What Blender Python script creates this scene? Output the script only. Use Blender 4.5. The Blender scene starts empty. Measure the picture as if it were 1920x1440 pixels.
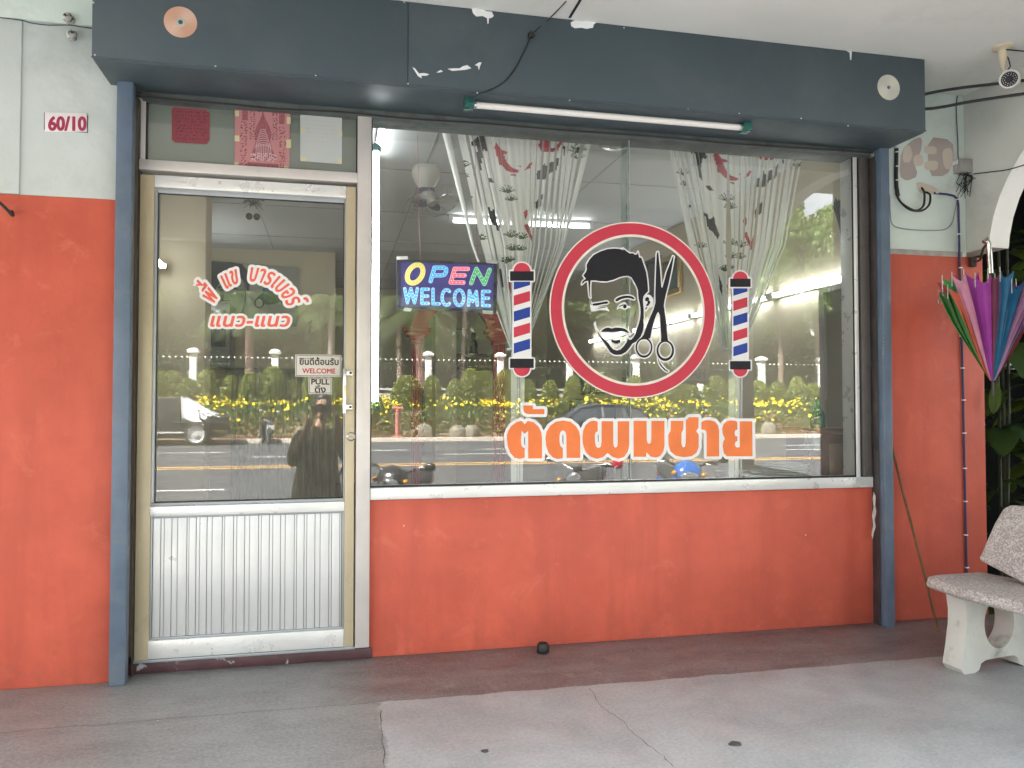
import bpy, bmesh, math, random
import numpy as np
from mathutils import Vector, Matrix, Quaternion
random.seed(7); RNG = np.random.default_rng(7)
SC = bpy.context.scene
COL = SC.collection
R = math.radians

# ------------------------------------------------------------------ camera, sky, sun, exposure
YAW, PITCH, FPX, CAMD, CAMH = R(12.739), R(1.593), 1487.6, 3.5, 1.083
cam = bpy.data.cameras.new('camera'); camo = bpy.data.objects.new('camera', cam); COL.objects.link(camo)
cam.sensor_width = 36; cam.lens = 36*FPX/1920; cam.clip_start = 0.02; cam.clip_end = 2000
camo.location = (0, -CAMD, CAMH)
camo.rotation_euler = (math.pi/2 + PITCH, 0, -YAW)
SC.camera = camo
W = bpy.data.worlds.new("World"); SC.world = W; W.use_nodes = True
wn = W.node_tree; sky = wn.nodes.new('ShaderNodeTexSky'); sky.sky_type = 'NISHITA'; sky.sun_disc = False
SUN = Vector((-0.60, 0.43, 0.92)).normalized()
sky.sun_elevation = math.asin(SUN.z); sky.sun_rotation = math.atan2(SUN.x, SUN.y)
sky.dust_density = 6; sky.air_density = 1.0; sky.ozone_density = .3
_tc = wn.nodes.new('ShaderNodeTexCoord'); _nz = wn.nodes.new('ShaderNodeTexNoise'); _nz.inputs['Scale'].default_value = 2.2; _nz.inputs['Detail'].default_value = 7
_mr = wn.nodes.new('ShaderNodeMapRange'); _mr.inputs[1].default_value = .38; _mr.inputs[2].default_value = .62; _mr.inputs[3].default_value = .25; _mr.inputs[4].default_value = .95
_mx = wn.nodes.new('ShaderNodeMix'); _mx.data_type = 'RGBA'; _mx.inputs[7].default_value = (6.6, 6.6, 6.6, 1)      # bright broken cloud over the clear sky
wn.links.new(_tc.outputs['Generated'], _nz.inputs['Vector']); wn.links.new(_nz.outputs['Fac'], _mr.inputs[0]); wn.links.new(_mr.outputs[0], _mx.inputs[0]); wn.links.new(sky.outputs[0], _mx.inputs[6])
wn.links.new(_mx.outputs[2], wn.nodes['Background'].inputs[0]); wn.nodes['Background'].inputs[1].default_value = 0.055
sl = bpy.data.lights.new('sun', 'SUN'); sl.energy = 5.0; sl.angle = R(0.53); sl.color = (1, .975, .935)
so = bpy.data.objects.new('sun', sl); COL.objects.link(so); so.rotation_euler = (-SUN).to_track_quat('-Z', 'Y').to_euler()
so.location = (-20, 8, 30)
vs = SC.view_settings; vs.view_transform = 'Standard'; vs.look = 'None'; vs.gamma = 1; vs.exposure = 3.78; vs.use_curve_mapping = False
SC.cycles.max_bounces = 10; SC.cycles.diffuse_bounces = 5; SC.cycles.transparent_max_bounces = 24
SC.cycles.sample_clamp_indirect = 6.0
SC.cycles.use_denoising = True

# ------------------------------------------------------------------ photo rays to places (facade plane is y = 0)
_R = np.array([math.cos(YAW), -math.sin(YAW), 0]); _F = np.array([math.sin(YAW)*math.cos(PITCH), math.cos(YAW)*math.cos(PITCH), math.sin(PITCH)])
_U = np.cross(_R, _F); _C = np.array([0, -CAMD, CAMH]); _M = np.array([1, -1, 1])
def ray(x, y): return _F + (x-960)/FPX*_R + (720-y)/FPX*_U
def at(x, y, Y=0.0): d = ray(x, y); return _C + d*(Y+CAMD)/d[1]
def atz(x, y, Z): d = ray(x, y); return _C + d*(Z-CAMH)/d[2]
def atx(x, y, X): d = ray(x, y); return _C + d*X/d[0]
def mir(x, y, Y): d = ray(x, y)*_M; c = _C*_M; return c + d*(Y-CAMD)/d[1]      # seen in the glass
def mirz(x, y, Z): d = ray(x, y)*_M; c = _C*_M; return c + d*(Z-CAMH)/d[2]
def fx(x, y, Y=0.0): return at(x, y, Y)[0]
def fz(x, y, Y=0.0): return at(x, y, Y)[2]

# ------------------------------------------------------------------ materials
def lin(r, g, b):
    f = lambda c: (c/255/12.92) if c/255 <= .04045 else ((c/255+.055)/1.055)**2.4
    return (f(r), f(g), f(b))
class G:
    def __init__(s, name):
        s.m = bpy.data.materials.new(name); s.m.use_nodes = True; s.t = s.m.node_tree
        s.b = s.t.nodes['Principled BSDF']; s.out = s.t.nodes['Material Output']
    def n(s, typ, props=None, **inp):
        nd = s.t.nodes.new('ShaderNode'+typ)
        for k, v in (props or {}).items(): setattr(nd, k, v)
        for k, v in inp.items():
            key = int(k[1:]) if k[0] == 'i' and k[1:].isdigit() else k.replace('_', ' ')
            s.put(nd.inputs[key], v)
        return nd
    def put(s, sock, v):
        if isinstance(v, bpy.types.NodeSocket): s.t.links.new(v, sock)
        elif isinstance(v, (tuple, list)) and sock.type == 'RGBA': sock.default_value = (*v, 1) if len(v) == 3 else v
        else: sock.default_value = v
    def co(s): return s.n('TexCoord').outputs['Object']
    def noise(s, scale, det=4, rough=.55, vec=None, dist=0.0):
        return s.n('TexNoise', Vector=vec if vec is not None else s.co(), Scale=scale, Detail=det, Roughness=rough, Distortion=dist).outputs['Fac']
    def ramp(s, fac, a, b):
        nd = s.n('MapRange', i0=fac, i1=a, i2=b); nd.clamp = True; return nd.outputs[0]
    def mix(s, f, a, b):
        nd = s.n('Mix', {'data_type': 'RGBA'}); s.put(nd.inputs[0], f); s.put(nd.inputs[6], a); s.put(nd.inputs[7], b); return nd.outputs[2]
    def math(s, op, a, b=0.0): return s.n('Math', {'operation': op}, i0=a, i1=b).outputs[0]
    def bump(s, h, st, dist=.01): s.put(s.b.inputs['Normal'], s.n('Bump', Height=h, Strength=st, Distance=dist).outputs[0])
    def set(s, **k):
        for a, v in k.items(): s.put(s.b.inputs[a.replace('_', ' ')], v)
MATS = {}
def mat(name, col, rough=.6, var=.14, scale=5, bump=.0, bscale=80, metal=0, spec=.5, dirt=None, dscale=3, dcut=(.55, .75), rvar=.1, coat=0):
    if name in MATS: return MATS[name]
    g = G(name); c = Vector(col)
    n1 = g.noise(scale, 5)
    base = g.mix(g.ramp(n1, .3, .7), tuple(c*(1-var)), tuple(min(1, x) for x in c*(1+var)))
    if dirt: base = g.mix(g.ramp(g.noise(dscale, 8, .65, dist=.4), *dcut), base, dirt)
    g.set(Base_Color=base, Metallic=metal, Specular_IOR_Level=spec)
    g.set(Roughness=g.n('MapRange', i0=g.noise(scale*2.3, 4), i1=.3, i2=.7, i3=max(.02, rough-rvar), i4=min(1, rough+rvar)).outputs[0])
    if coat: g.set(Coat_Weight=coat, Coat_Roughness=.05)
    if bump: g.bump(g.noise(bscale, 6), bump, .004)
    MATS[name] = g.m; return g.m
def emit(name, col, st, base=None):
    if name in MATS: return MATS[name]
    g = G(name); g.set(Base_Color=base or col, Emission_Color=col, Emission_Strength=st, Roughness=.35); MATS[name] = g.m; return g.m
def glassmat(name, k=1.7, tint=(.93, .95, .93), rough=0.0, dust=.02):
    g = G(name)
    tr = g.n('BsdfTransparent', Color=tint); gl = g.n('BsdfGlossy', Roughness=rough, Color=(1, 1, 1))
    fr = g.n('Fresnel', IOR=1.5).outputs[0]
    f = g.math('MINIMUM', g.math('MULTIPLY', fr, k), 1.0)
    m1 = g.n('MixShader', i0=f); g.t.links.new(tr.outputs[0], m1.inputs[1]); g.t.links.new(gl.outputs[0], m1.inputs[2])
    df = g.n('BsdfDiffuse', Color=(.6, .6, .56)); co = g.co()
    st = g.n('Mapping', Vector=co, Scale=(1, 1, .12)).outputs[0]
    d = g.math('ADD', g.math('MULTIPLY', g.ramp(g.noise(9, 8, .7, vec=st), .35, .8), dust*.6), dust)
    m2 = g.n('MixShader', i0=d); g.t.links.new(m1.outputs[0], m2.inputs[1]); g.t.links.new(df.outputs[0], m2.inputs[2])
    g.t.links.new(m2.outputs[0], g.out.inputs[0]); MATS[name] = g.m; return g.m
def decal(name, col, var=.05): return mat(name, col, .5, var, 9, .02, 300, spec=.25)

# ------------------------------------------------------------------ mesh helpers
class MB:
    def __init__(s): s.v = []; s.f = []; s.m = []
    def add(s, vs, fs, mi=0):
        o = len(s.v); s.v += [tuple(map(float, p)) for p in vs]
        s.f += [tuple(i+o for i in f) for f in fs]; s.m += [mi]*len(fs); return s
    def box(s, x0, x1, y0, y1, z0, z1, mi=0):
        x0, x1 = min(x0, x1), max(x0, x1); y0, y1 = min(y0, y1), max(y0, y1); z0, z1 = min(z0, z1), max(z0, z1)
        v = [(x, y, z) for x in (x0, x1) for y in (y0, y1) for z in (z0, z1)]
        return s.add(v, [(0, 1, 3, 2), (4, 6, 7, 5), (0, 4, 5, 1), (2, 3, 7, 6), (0, 2, 6, 4), (1, 5, 7, 3)], mi)
    def obox(s, c, size, rot=None, mi=0):
        M = rot if rot is not None else Matrix.Identity(3)
        v = [Vector(c) + M @ Vector((x*size[0]/2, y*size[1]/2, z*size[2]/2)) for x in (-1, 1) for y in (-1, 1) for z in (-1, 1)]
        return s.add(v, [(0, 1, 3, 2), (4, 6, 7, 5), (0, 4, 5, 1), (2, 3, 7, 6), (0, 2, 6, 4), (1, 5, 7, 3)], mi)
    def tube(s, pts, r, n=8, mi=0, cap=True):
        P = [Vector(p) for p in pts]; k = len(P); rr = r if isinstance(r, (list, tuple)) else [r]*k
        T = [(P[min(i+1, k-1)]-P[max(i-1, 0)]).normalized() for i in range(k)]
        a = Vector((0, 0, 1)) if abs(T[0].z) < .9 else Vector((1, 0, 0)); u = T[0].cross(a).normalized(); vs = []
        for i in range(k):
            if i: u = (T[i-1].rotation_difference(T[i]) @ u).normalized()
            w = T[i].cross(u)
            vs += [P[i] + rr[i]*(math.cos(2*math.pi*j/n)*u + math.sin(2*math.pi*j/n)*w) for j in range(n)]
        fs = [(i*n+j, i*n+(j+1) % n, (i+1)*n+(j+1) % n, (i+1)*n+j) for i in range(k-1) for j in range(n)]
        if cap: fs += [tuple(range(n-1, -1, -1)), tuple((k-1)*n+j for j in range(n))]
        return s.add(vs, fs, mi)
    def cyl(s, a, b, r0, r1=None, n=20, mi=0): return s.tube([a, b], [r0, r0 if r1 is None else r1], n, mi)
    def lathe(s, prof, c=(0, 0, 0), n=20, ax=None, mi=0, cap=True):
        Q = Vector((0, 0, 1)).rotation_difference(Vector(ax).normalized()) if ax is not None else Quaternion()
        vs = [Vector(c) + Q @ Vector((r*math.cos(2*math.pi*j/n), r*math.sin(2*math.pi*j/n), z)) for r, z in prof for j in range(n)]
        k = len(prof); fs = [(i*n+j, i*n+(j+1) % n, (i+1)*n+(j+1) % n, (i+1)*n+j) for i in range(k-1) for j in range(n)]
        fs += [tuple(range(n-1, -1, -1)), tuple((k-1)*n+j for j in range(n))] if cap else []
        return s.add(vs, fs, mi)
    def ell(s, c, r, n=14, m=8, mi=0):
        r = r if isinstance(r, (tuple, list)) else (r,)*3; vs = []; c = Vector(c)
        for i in range(m+1):
            t = math.pi*i/m
            vs += [c + Vector((r[0]*math.sin(t)*math.cos(2*math.pi*j/n), r[1]*math.sin(t)*math.sin(2*math.pi*j/n), r[2]*math.cos(t))) for j in range(n)]
        return s.add(vs, [(i*n+j, (i+1)*n+j, (i+1)*n+(j+1) % n, i*n+(j+1) % n) for i in range(m) for j in range(n)], mi)
    def loft(s, rings, mi=0, cap=True, close=True):
        n = len(rings[0]); vs = [p for r in rings for p in r]; k = len(rings); jj = n if close else n-1
        fs = [(i*n+j, i*n+(j+1) % n, (i+1)*n+(j+1) % n, (i+1)*n+j) for i in range(k-1) for j in range(jj)]
        if cap: fs += [tuple(range(n-1, -1, -1)), tuple((k-1)*n+j for j in range(n))]
        return s.add(vs, fs, mi)
    def prism(s, poly, fn, d, mi=0):
        a = [Vector(fn(*p)) for p in poly]; d = Vector(d); n = len(a)
        return s.add(a + [p+d for p in a], [tuple(range(n)), tuple(range(2*n-1, n-1, -1))] + [(i, i+n, (i+1) % n+n, (i+1) % n) for i in range(n)], mi)
    def build(s, name, mats, parent=None, bev=0, seg=2, smooth=38, loc=None):
        me = bpy.data.meshes.new(name); me.from_pydata(s.v, [], s.f)
        for m in (mats if isinstance(mats, (list, tuple)) else [mats]): me.materials.append(m)
        if any(s.m): me.polygons.foreach_set('material_index', s.m)
        bm = bmesh.new(); bm.from_mesh(me)
        bmesh.ops.remove_doubles(bm, verts=bm.verts, dist=1e-6)
        if len(bm.faces) < 60000: bmesh.ops.recalc_face_normals(bm, faces=bm.faces)
        if bev:
            es = [e for e in bm.edges if len(e.link_faces) == 2 and e.calc_face_angle(0) > R(30)]
            bmesh.ops.bevel(bm, geom=es, offset=bev, segments=seg, affect='EDGES', profile=.5, clamp_overlap=True, material=-1)
        bm.to_mesh(me); bm.free()
        if smooth:
            me.polygons.foreach_set('use_smooth', [True]*len(me.polygons)); me.set_sharp_from_angle(angle=R(smooth))
        o = bpy.data.objects.new(name, me); COL.objects.link(o)
        if parent: o.parent = parent
        if loc is not None: o.location = loc
        return o
def tag(o, label=None, cat=None, group=None, kind=None):
    for k, v in (('label', label), ('category', cat), ('group', group), ('kind', kind)):
        if v: o[k] = v
    return o
def thing(name, label, cat, loc=(0, 0, 0), rz=0, group=None):
    o = bpy.data.objects.new(name, None); COL.objects.link(o); o.location = loc; o.rotation_euler = (0, 0, rz); o.empty_display_size = .1
    return tag(o, label, cat, group)
def dup(o, loc=None, rz=None, sc=None, label=None, parent=None):
    c = o.copy(); COL.objects.link(c)
    if parent: c.parent = parent
    if loc is not None: c.location = loc
    if rz is not None: c.rotation_euler = (0, 0, rz)
    if sc is not None: c.scale = sc
    if label: c['label'] = label
    for ch in list(o.children): dup(ch, parent=c)
    return c
def B(*a): return MB().box(*a)

# ---- flat shapes from outlines: signed distance field + marching squares (gives clean borders of any width)
def segs_of(loop, closed=True):
    p = np.asarray(loop, float); q = np.roll(p, -1, 0)
    s = np.concatenate([p, q], 1); return s if closed else s[:-1]
def field(items, X, Y):
    P = np.stack([X.ravel(), Y.ravel()], 1); best = np.full(len(P), 1e9)
    for kind, S in items:
        d2 = np.full(len(P), 1e18); ins = np.zeros(len(P), bool)
        for x0, y0, x1, y1 in S:
            dx, dy = x1-x0, y1-y0; L = dx*dx+dy*dy+1e-12
            t = np.clip(((P[:, 0]-x0)*dx+(P[:, 1]-y0)*dy)/L, 0, 1)
            d2 = np.minimum(d2, (P[:, 0]-x0-t*dx)**2+(P[:, 1]-y0-t*dy)**2)
            if kind == 'poly':
                c = (y0 > P[:, 1]) != (y1 > P[:, 1])
                if c.any(): ins ^= c & (P[:, 0] < dx*(P[:, 1]-y0)/(dy if dy else 1e-12)+x0)
        d = np.sqrt(d2); best = np.minimum(best, np.where(ins, -d, d))
    return best.reshape(X.shape)
def poly(*loops): return ('poly', np.concatenate([segs_of(l) for l in loops]))
def line(pts): return ('line', segs_of(pts, False))
def ellipse(cx, cy, rx, ry, n=40, a0=0, a1=360, rot=0):
    t = np.radians(np.linspace(a0, a1, n)); x = rx*np.cos(t); y = ry*np.sin(t); c, s = math.cos(rot), math.sin(rot)
    return np.stack([cx+c*x-s*y, cy+s*x+c*y], 1)
def shape(items, dil, step, fn, mb, mi=0):
    S = np.concatenate([i[1] for i in items]); xs = S[:, [0, 2]]; ys = S[:, [1, 3]]; pad = abs(dil)+2*step
    gx = np.arange(xs.min()-pad, xs.max()+pad+step, step); gy = np.arange(ys.min()-pad, ys.max()+pad+step, step)
    X, Y = np.meshgrid(gx, gy); D = field(items, X, Y)-dil
    D[np.abs(D) < 1e-6] = 1e-6
    N = D < 0; cnt = N[:-1, :-1].astype(int)+N[1:, :-1]+N[:-1, 1:]+N[1:, 1:]
    idx = {}; vs = []; fs = []
    def V(k, p):
        if k not in idx: idx[k] = len(vs); vs.append(fn(*p))
        return idx[k]
    for j in range(cnt.shape[0]):
        row = cnt[j]; i = 0; nz = np.nonzero(row)[0]
        if len(nz) == 0: continue
        i = nz[0]; last = nz[-1]
        while i <= last:
            if row[i] == 4:
                e = i
                while e+1 <= last and row[e+1] == 4 and e-i < 24: e += 1
                fs.append((V((i, j), (gx[i], gy[j])), V((e+1, j), (gx[e+1], gy[j])), V((e+1, j+1), (gx[e+1], gy[j+1])), V((i, j+1), (gx[i], gy[j+1]))))
                i = e+1; continue
            if row[i]:
                cs = [(i, j), (i+1, j), (i+1, j+1), (i, j+1)]; pl = []
                for k in range(4):
                    a, b = cs[k], cs[(k+1) % 4]; da, db = D[a[1], a[0]], D[b[1], b[0]]
                    if da < 0: pl.append(V(a, (gx[a[0]], gy[a[1]])))
                    if (da < 0) != (db < 0):
                        t = da/(da-db); k2 = ('e',)+tuple(sorted((a, b)))
                        pl.append(V(k2, (gx[a[0]]+t*(gx[b[0]]-gx[a[0]]), gy[a[1]]+t*(gy[b[1]]-gy[a[1]]))))
                if len(pl) >= 3: fs.append(tuple(pl))
            i += 1
    if vs: mb.add(vs, fs, mi)
    return mb
def on(Y): return lambda x, y: at(x, y, Y)
_dg = None
def text_segs(body, shear=0.0, sx=1.0, space=1.0):
    c = bpy.data.curves.new('t', 'FONT'); c.body = body; c.size = 1; c.shear = shear; c.space_character = space; c.resolution_u = 4
    o = bpy.data.objects.new('t', c); COL.objects.link(o)
    me = bpy.data.meshes.new_from_object(o.evaluated_get(bpy.context.evaluated_depsgraph_get()))
    bm = bmesh.new(); bm.from_mesh(me); bmesh.ops.remove_doubles(bm, verts=bm.verts, dist=1e-5)
    S = np.array([[*e.verts[0].co[:2], *e.verts[1].co[:2]] for e in bm.edges if len(e.link_faces) == 1]) if len(bm.edges) else np.zeros((0, 4))
    bm.free(); bpy.data.objects.remove(o); bpy.data.curves.remove(c); bpy.data.meshes.remove(me)
    S[:, [0, 2]] *= sx; return S
def fit(S, x0, y0, x1, y1):
    """scale text segments into a box (first corner is bottom-left of the text)"""
    xs = S[:, [0, 2]]; ys = S[:, [1, 3]]; a, b, c, d = xs.min(), xs.max(), ys.min(), ys.max(); T = S.copy()
    T[:, [0, 2]] = x0+(xs-a)/(b-a)*(x1-x0); T[:, [1, 3]] = y0+(ys-c)/(d-c)*(y1-y0); return T
def sm(p, it=1):
    p = np.asarray(p, float)
    for _ in range(it):
        q = np.roll(p, -1, 0); p = np.stack([.78*p+.22*q, .22*p+.78*q], 1).reshape(-1, 2)
    return p

# ------------------------------------------------------------------ material set
g = G('orange_paint'); co = g.co(); spz = g.n('SeparateXYZ', Vector=co)
vst = g.n('Mapping', Vector=co, Scale=(9, 9, 1.1)).outputs[0]
base = g.mix(g.ramp(g.noise(2.4, 6, .6), .3, .7), (.45, .083, .050), (.63, .125, .075))
base = g.mix(g.math('MULTIPLY', g.ramp(g.noise(1.0, 5, .6, vec=vst), .48, .74), .6), base, (.42, .078, .049))
base = g.mix(g.math('MULTIPLY', g.ramp(g.noise(5.5, 8, .7, dist=.6), .58, .70), .5), base, (.66, .165, .105))
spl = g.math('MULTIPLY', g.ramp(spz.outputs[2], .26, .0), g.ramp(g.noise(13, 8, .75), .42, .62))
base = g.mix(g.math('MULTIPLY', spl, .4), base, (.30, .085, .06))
chip = g.math('MULTIPLY', g.math('LESS_THAN', g.n('TexVoronoi', Vector=co, Scale=7).outputs['Distance'], .035), g.ramp(g.noise(2, 2), .55, .57))
base = g.mix(chip, base, (.62, .50, .44)); g.set(Base_Color=base, Roughness=.6, Specular_IOR_Level=.4)
g.bump(g.math('ADD', g.noise(45, 6), g.math('MULTIPLY', g.noise(6, 4), 1.2)), .28, .004); ORANGE = g.m
WALLW = mat('old_white_paint', (.50, .545, .525), .7, .07, 1.7, .3, 50, dirt=(.38, .42, .39), dscale=2.0, dcut=(.52, .75))
WALLG = mat('pale_green_paint', (.58, .665, .615), .7, .1, 2.5, .3, 50, dirt=(.46, .47, .44), dscale=2.4, dcut=(.55, .75))
ARCHG = mat('grey_white_wash', (.50, .52, .48), .75, .1, 2.2, .3, 40, dirt=(.36, .36, .33), dscale=2.6, dcut=(.55, .8))
CEILW = mat('ceiling_white', (.70, .71, .68), .8, .06, 1.5, .1, 30, dirt=(.58, .58, .55), dscale=1.2)
FASC = mat('slate_sheet_metal', (.048, .069, .081), .5, .1, 1.6, .10, 4, spec=.5, dirt=(.075, .092, .10), dscale=2.2, dcut=(.52, .8))
POST = mat('blue_grey_steel', (.10, .14, .195), .45, .16, 7, .1, 60, dirt=(.16, .18, .19), dscale=6)
TRACK = mat('dark_track_metal', (.05, .043, .042), .5, .3, 9, .15, 90, dirt=(.13, .10, .08), dscale=12)
HEAD = mat('grimy_header', (.072, .085, .082), .6, .25, 10, .2, 80, dirt=(.04, .035, .03), dscale=9)
ALU = mat('aluminium_frame', (.60, .57, .54), .38, .07, 6, .05, 120, metal=.25, dirt=(.42, .37, .30), dscale=7, dcut=(.6, .8))
ALUW = mat('bright_aluminium', (.70, .71, .70), .33, .05, 6, .04, 120, metal=.3, dirt=(.56, .54, .50), dscale=22, dcut=(.66, .9))
BEAD = mat('grey_bead', (.36, .39, .41), .4, .06, 6, metal=.4)
BEIGE = mat('beige_anodised', (.50, .43, .29), .42, .08, 4, .06, 120, metal=.2, dirt=(.38, .33, .24), dscale=8)
BLACKR = mat('black_rubber', (.012, .012, .013), .5, .2)
CEM = mat('raw_cement', (.36, .34, .31), .85, .25, 14, .7, 60)
MAROON = mat('maroon_floor_paint', (.075, .033, .038), .5, .25, 8, .3, 60, dirt=(.34, .35, .35), dscale=6, dcut=(.575, .60))
GLASS = glassmat('window_glass', 1.5, (.98, .99, .97), 0, .032)

# ------------------------------------------------------------------ ground, street, bank (setting)
g = G('porch_concrete'); co = g.co(); sp = g.n('SeparateXYZ', Vector=co)
wob = g.math('MULTIPLY', g.math('SUBTRACT', g.noise(7, 6, .6), .5), .09); wob2 = g.math('MULTIPLY', g.math('SUBTRACT', g.noise(1.6, 7, .62), .5), .9)
X = g.math('ADD', sp.outputs[0], wob); Y = g.math('ADD', sp.outputs[1], g.math('MULTIPLY', wob, .5))
cl = g.mix(g.ramp(g.noise(2.2, 9, .65, dist=.5), .35, .68), (.34, .37, .38), (.52, .55, .56))
cl = g.mix(g.math('MULTIPLY', g.ramp(g.noise(11, 8, .75), .52, .78), .35), cl, (.62, .62, .60))
st = g.n('Mapping', Vector=co, Scale=(.7, 2.4, 1)).outputs[0]
cl = g.mix(g.math('MULTIPLY', g.ramp(g.noise(2.6, 8, .7, vec=st, dist=.6), .55, .76), .4), cl, (.27, .27, .27))
gr = g.mix(g.ramp(g.noise(2.4, 8, .65, vec=st, dist=.5), .33, .7), (.20, .215, .215), (.33, .345, .34))
gr = g.mix(g.math('MULTIPLY', g.ramp(g.noise(4.5, 8, .7), .60, .76), .5), gr, (.13, .095, .08))
rd = g.mix(g.ramp(g.noise(3.4, 9, .68, vec=st, dist=.4), .36, .66), (.105, .062, .064), (.20, .155, .155))
rd = g.mix(g.math('MULTIPLY', g.ramp(g.noise(9, 9, .78, dist=.5), .56, .68), .6), rd, (.40, .37, .36))
inslab = g.math('MULTIPLY', g.ramp(X, .160, .175), g.ramp(Y, -.520, -.535))
c1 = g.mix(inslab, gr, cl)
Xs = g.math('ADD', sp.outputs[0], wob2)
inred = g.math('MULTIPLY', g.math('MULTIPLY', g.ramp(Xs, -.12, .30), g.ramp(Y, -.535, -.52)), g.math('ADD', .5, g.math('MULTIPLY', g.ramp(g.noise(2.1, 8, .68, vec=st), .36, .58), .5)))
c2 = g.mix(inred, c1, rd)
edge = g.math('MULTIPLY', g.math('LESS_THAN', g.math('ABSOLUTE', g.math('ADD', Y, .5275)), .005), .55)
c3 = g.mix(edge, c2, (.07, .06, .055))
spk = g.n('TexVoronoi', Vector=co, Scale=14).outputs['Distance']
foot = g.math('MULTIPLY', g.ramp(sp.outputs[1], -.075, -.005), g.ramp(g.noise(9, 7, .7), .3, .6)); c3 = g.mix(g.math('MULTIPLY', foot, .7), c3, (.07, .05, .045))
blot = g.ramp(g.noise(6.5, 9, .8, dist=.3), .64, .69); c3 = g.mix(g.math('MULTIPLY', blot, .45), c3, (.12, .11, .105))
pore = g.math('LESS_THAN', g.n('TexVoronoi', Vector=co, Scale=42).outputs['Distance'], .10); c3 = g.mix(g.math('MULTIPLY', pore, g.ramp(g.noise(8, 4), .42, .6)), c3, (.15, .145, .14))
gt_n = g.ramp(g.noise(75, 4, .8), .35, .65); c3 = g.mix(.26, c3, g.mix(gt_n, (.10, .10, .10), (.62, .62, .6)))
c3 = g.mix(g.math('MULTIPLY', g.math('LESS_THAN', spk, .045), g.ramp(g.noise(5, 3), .55, .6)), c3, (.7, .7, .68))
g.set(Base_Color=c3, Roughness=g.n('MapRange', i0=g.noise(5, 6), i1=.3, i2=.7, i3=.34, i4=.62).outputs[0], Specular_IOR_Level=.45)
g.bump(g.noise(38, 9, .7), .22, .004); FLOOR = g.m
tag(MB().box(-1400, 1400, -1400, 1400, -.98, -.9).build('ground', mat('dry_earth', (.17, .15, .09), .95, .3, .4)), kind='structure')
pf = MB()
gx = np.linspace(-7, 3.4, 3)
pf.box(-7, 3.42, -2.35, .02, -.45, 0)
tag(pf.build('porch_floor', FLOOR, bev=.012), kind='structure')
cr = MB()
def crackline(pts, w):
    p = [Vector((a[0], a[1], .0009)) for a in pts]; q = []
    for i in range(len(p)-1):
        for k in range(5):
            q.append(p[i].lerp(p[i+1], k/5)+Vector((random.uniform(-.006, .006), random.uniform(-.006, .006), 0)))
    q.append(p[-1]); r = [(w*(.4+random.random())) for _ in q]
    vs = []
    for i, c in enumerate(q):
        t = (q[min(i+1, len(q)-1)]-q[max(i-1, 0)]).normalized(); n = Vector((-t.y, t.x, 0)); vs += [c+n*r[i], c-n*r[i]]
    cr.add(vs, [(2*i, 2*i+1, 2*i+3, 2*i+2) for i in range(len(q)-1)])
crackline([atz(1105, 1290, 0), atz(1130, 1325, 0), atz(1165, 1352, 0), atz(1200, 1385, 0), atz(1240, 1415, 0), atz(1262, 1438, 0)], .0008)
crackline([atz(716, 1332, 0), atz(718, 1380, 0), atz(721, 1440, 0)], .0012)
tag(cr.build('porch_floor_crack', mat('crack_dark_grit', (.06, .055, .05), .95)), kind='structure')  # thin dark strips drawn as floor cracks
pv = G('paving'); bt = pv.n('TexBrick', Vector=pv.co(), Scale=2.2, Color1=(.36, .36, .355), Color2=(.31, .31, .305), Mortar=(.19, .19, .19)); pv.set(Base_Color=pv.mix(.4, bt.outputs[0], pv.mix(pv.noise(3, 6), (.24, .24, .235), (.42, .42, .41))), Roughness=.85)
tag(MB().box(-70, 90, -5.7, -2.35, -.9, -.44).build('pavement', pv.m), kind='structure')
asp = mat('asphalt', (.078, .08, .085), .8, .2, 1.2, .3, 300, dirt=(.06, .06, .064), dscale=.25, dcut=(.45, .7))
KY = -32.0
tag(MB().box(-120, 140, KY-.4, -5.7, -.9, -.5).build('road', asp), kind='structure')
rw, ry = MB(), MB()
def dash(x0, x1, y): rw.box(x0, x1, y-.07, y+.07, -.498, -.494)
a = mirz(300, 918, -.5); b = mirz(420, 919, -.5); dash(a[0], b[0], -12.4)
p = b[0]-a[0]
for k in range(-5, 9):
    if k: dash(a[0]+k*5.3, b[0]+k*5.3, -12.4)
for y, ph in ((-22.4, 0), (-25.2, 1.6)):
    for k in range(-9, 14): dash(-2.6+k*6.2+ph, -2.6+k*6.2+ph+3.6, y)
for y in (-17.75, -18.35): ry.box(-100, 120, y-.09, y+.09, -.498, -.494)
tag(rw.build('lane_marking', mat('road_paint_white', (.75, .75, .72), .6, .1)), kind='structure')
tag(ry.build('centre_line_marking', mat('road_paint_yellow', (.72, .42, .12), .6, .1)), kind='structure')
kb = MB().box(-110, 130, KY-.25, KY, -.9, -.33).box(-110, 130, KY-1.7, KY-.25, -.9, -.36, 1)
tag(kb.build('kerb', [mat('kerb_stone', (.52, .47, .40), .8, .15, 2), mat('verge_earth', (.33, .20, .13), .95, .25, 1.2)], bev=.02), kind='structure')
bk = MB(); xs = np.linspace(-95, 120, 90); pr = [(KY-1.7, -.5), (KY-1.75, -.3), (KY-2.6, .35), (KY-3.4, .75), (KY-4.4, 1.0), (KY-6, 1.1), (KY-60, 1.2)]
bk.loft([[Vector((x, y+random.uniform(-.12, .12), z+random.uniform(-.08, .08))) for y, z in pr] for x in xs], cap=False, close=False)
tag(bk.build('bank', mat('bank_soil', (.16, .12, .07), .95, .35, .8)), kind='structure')

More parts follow.
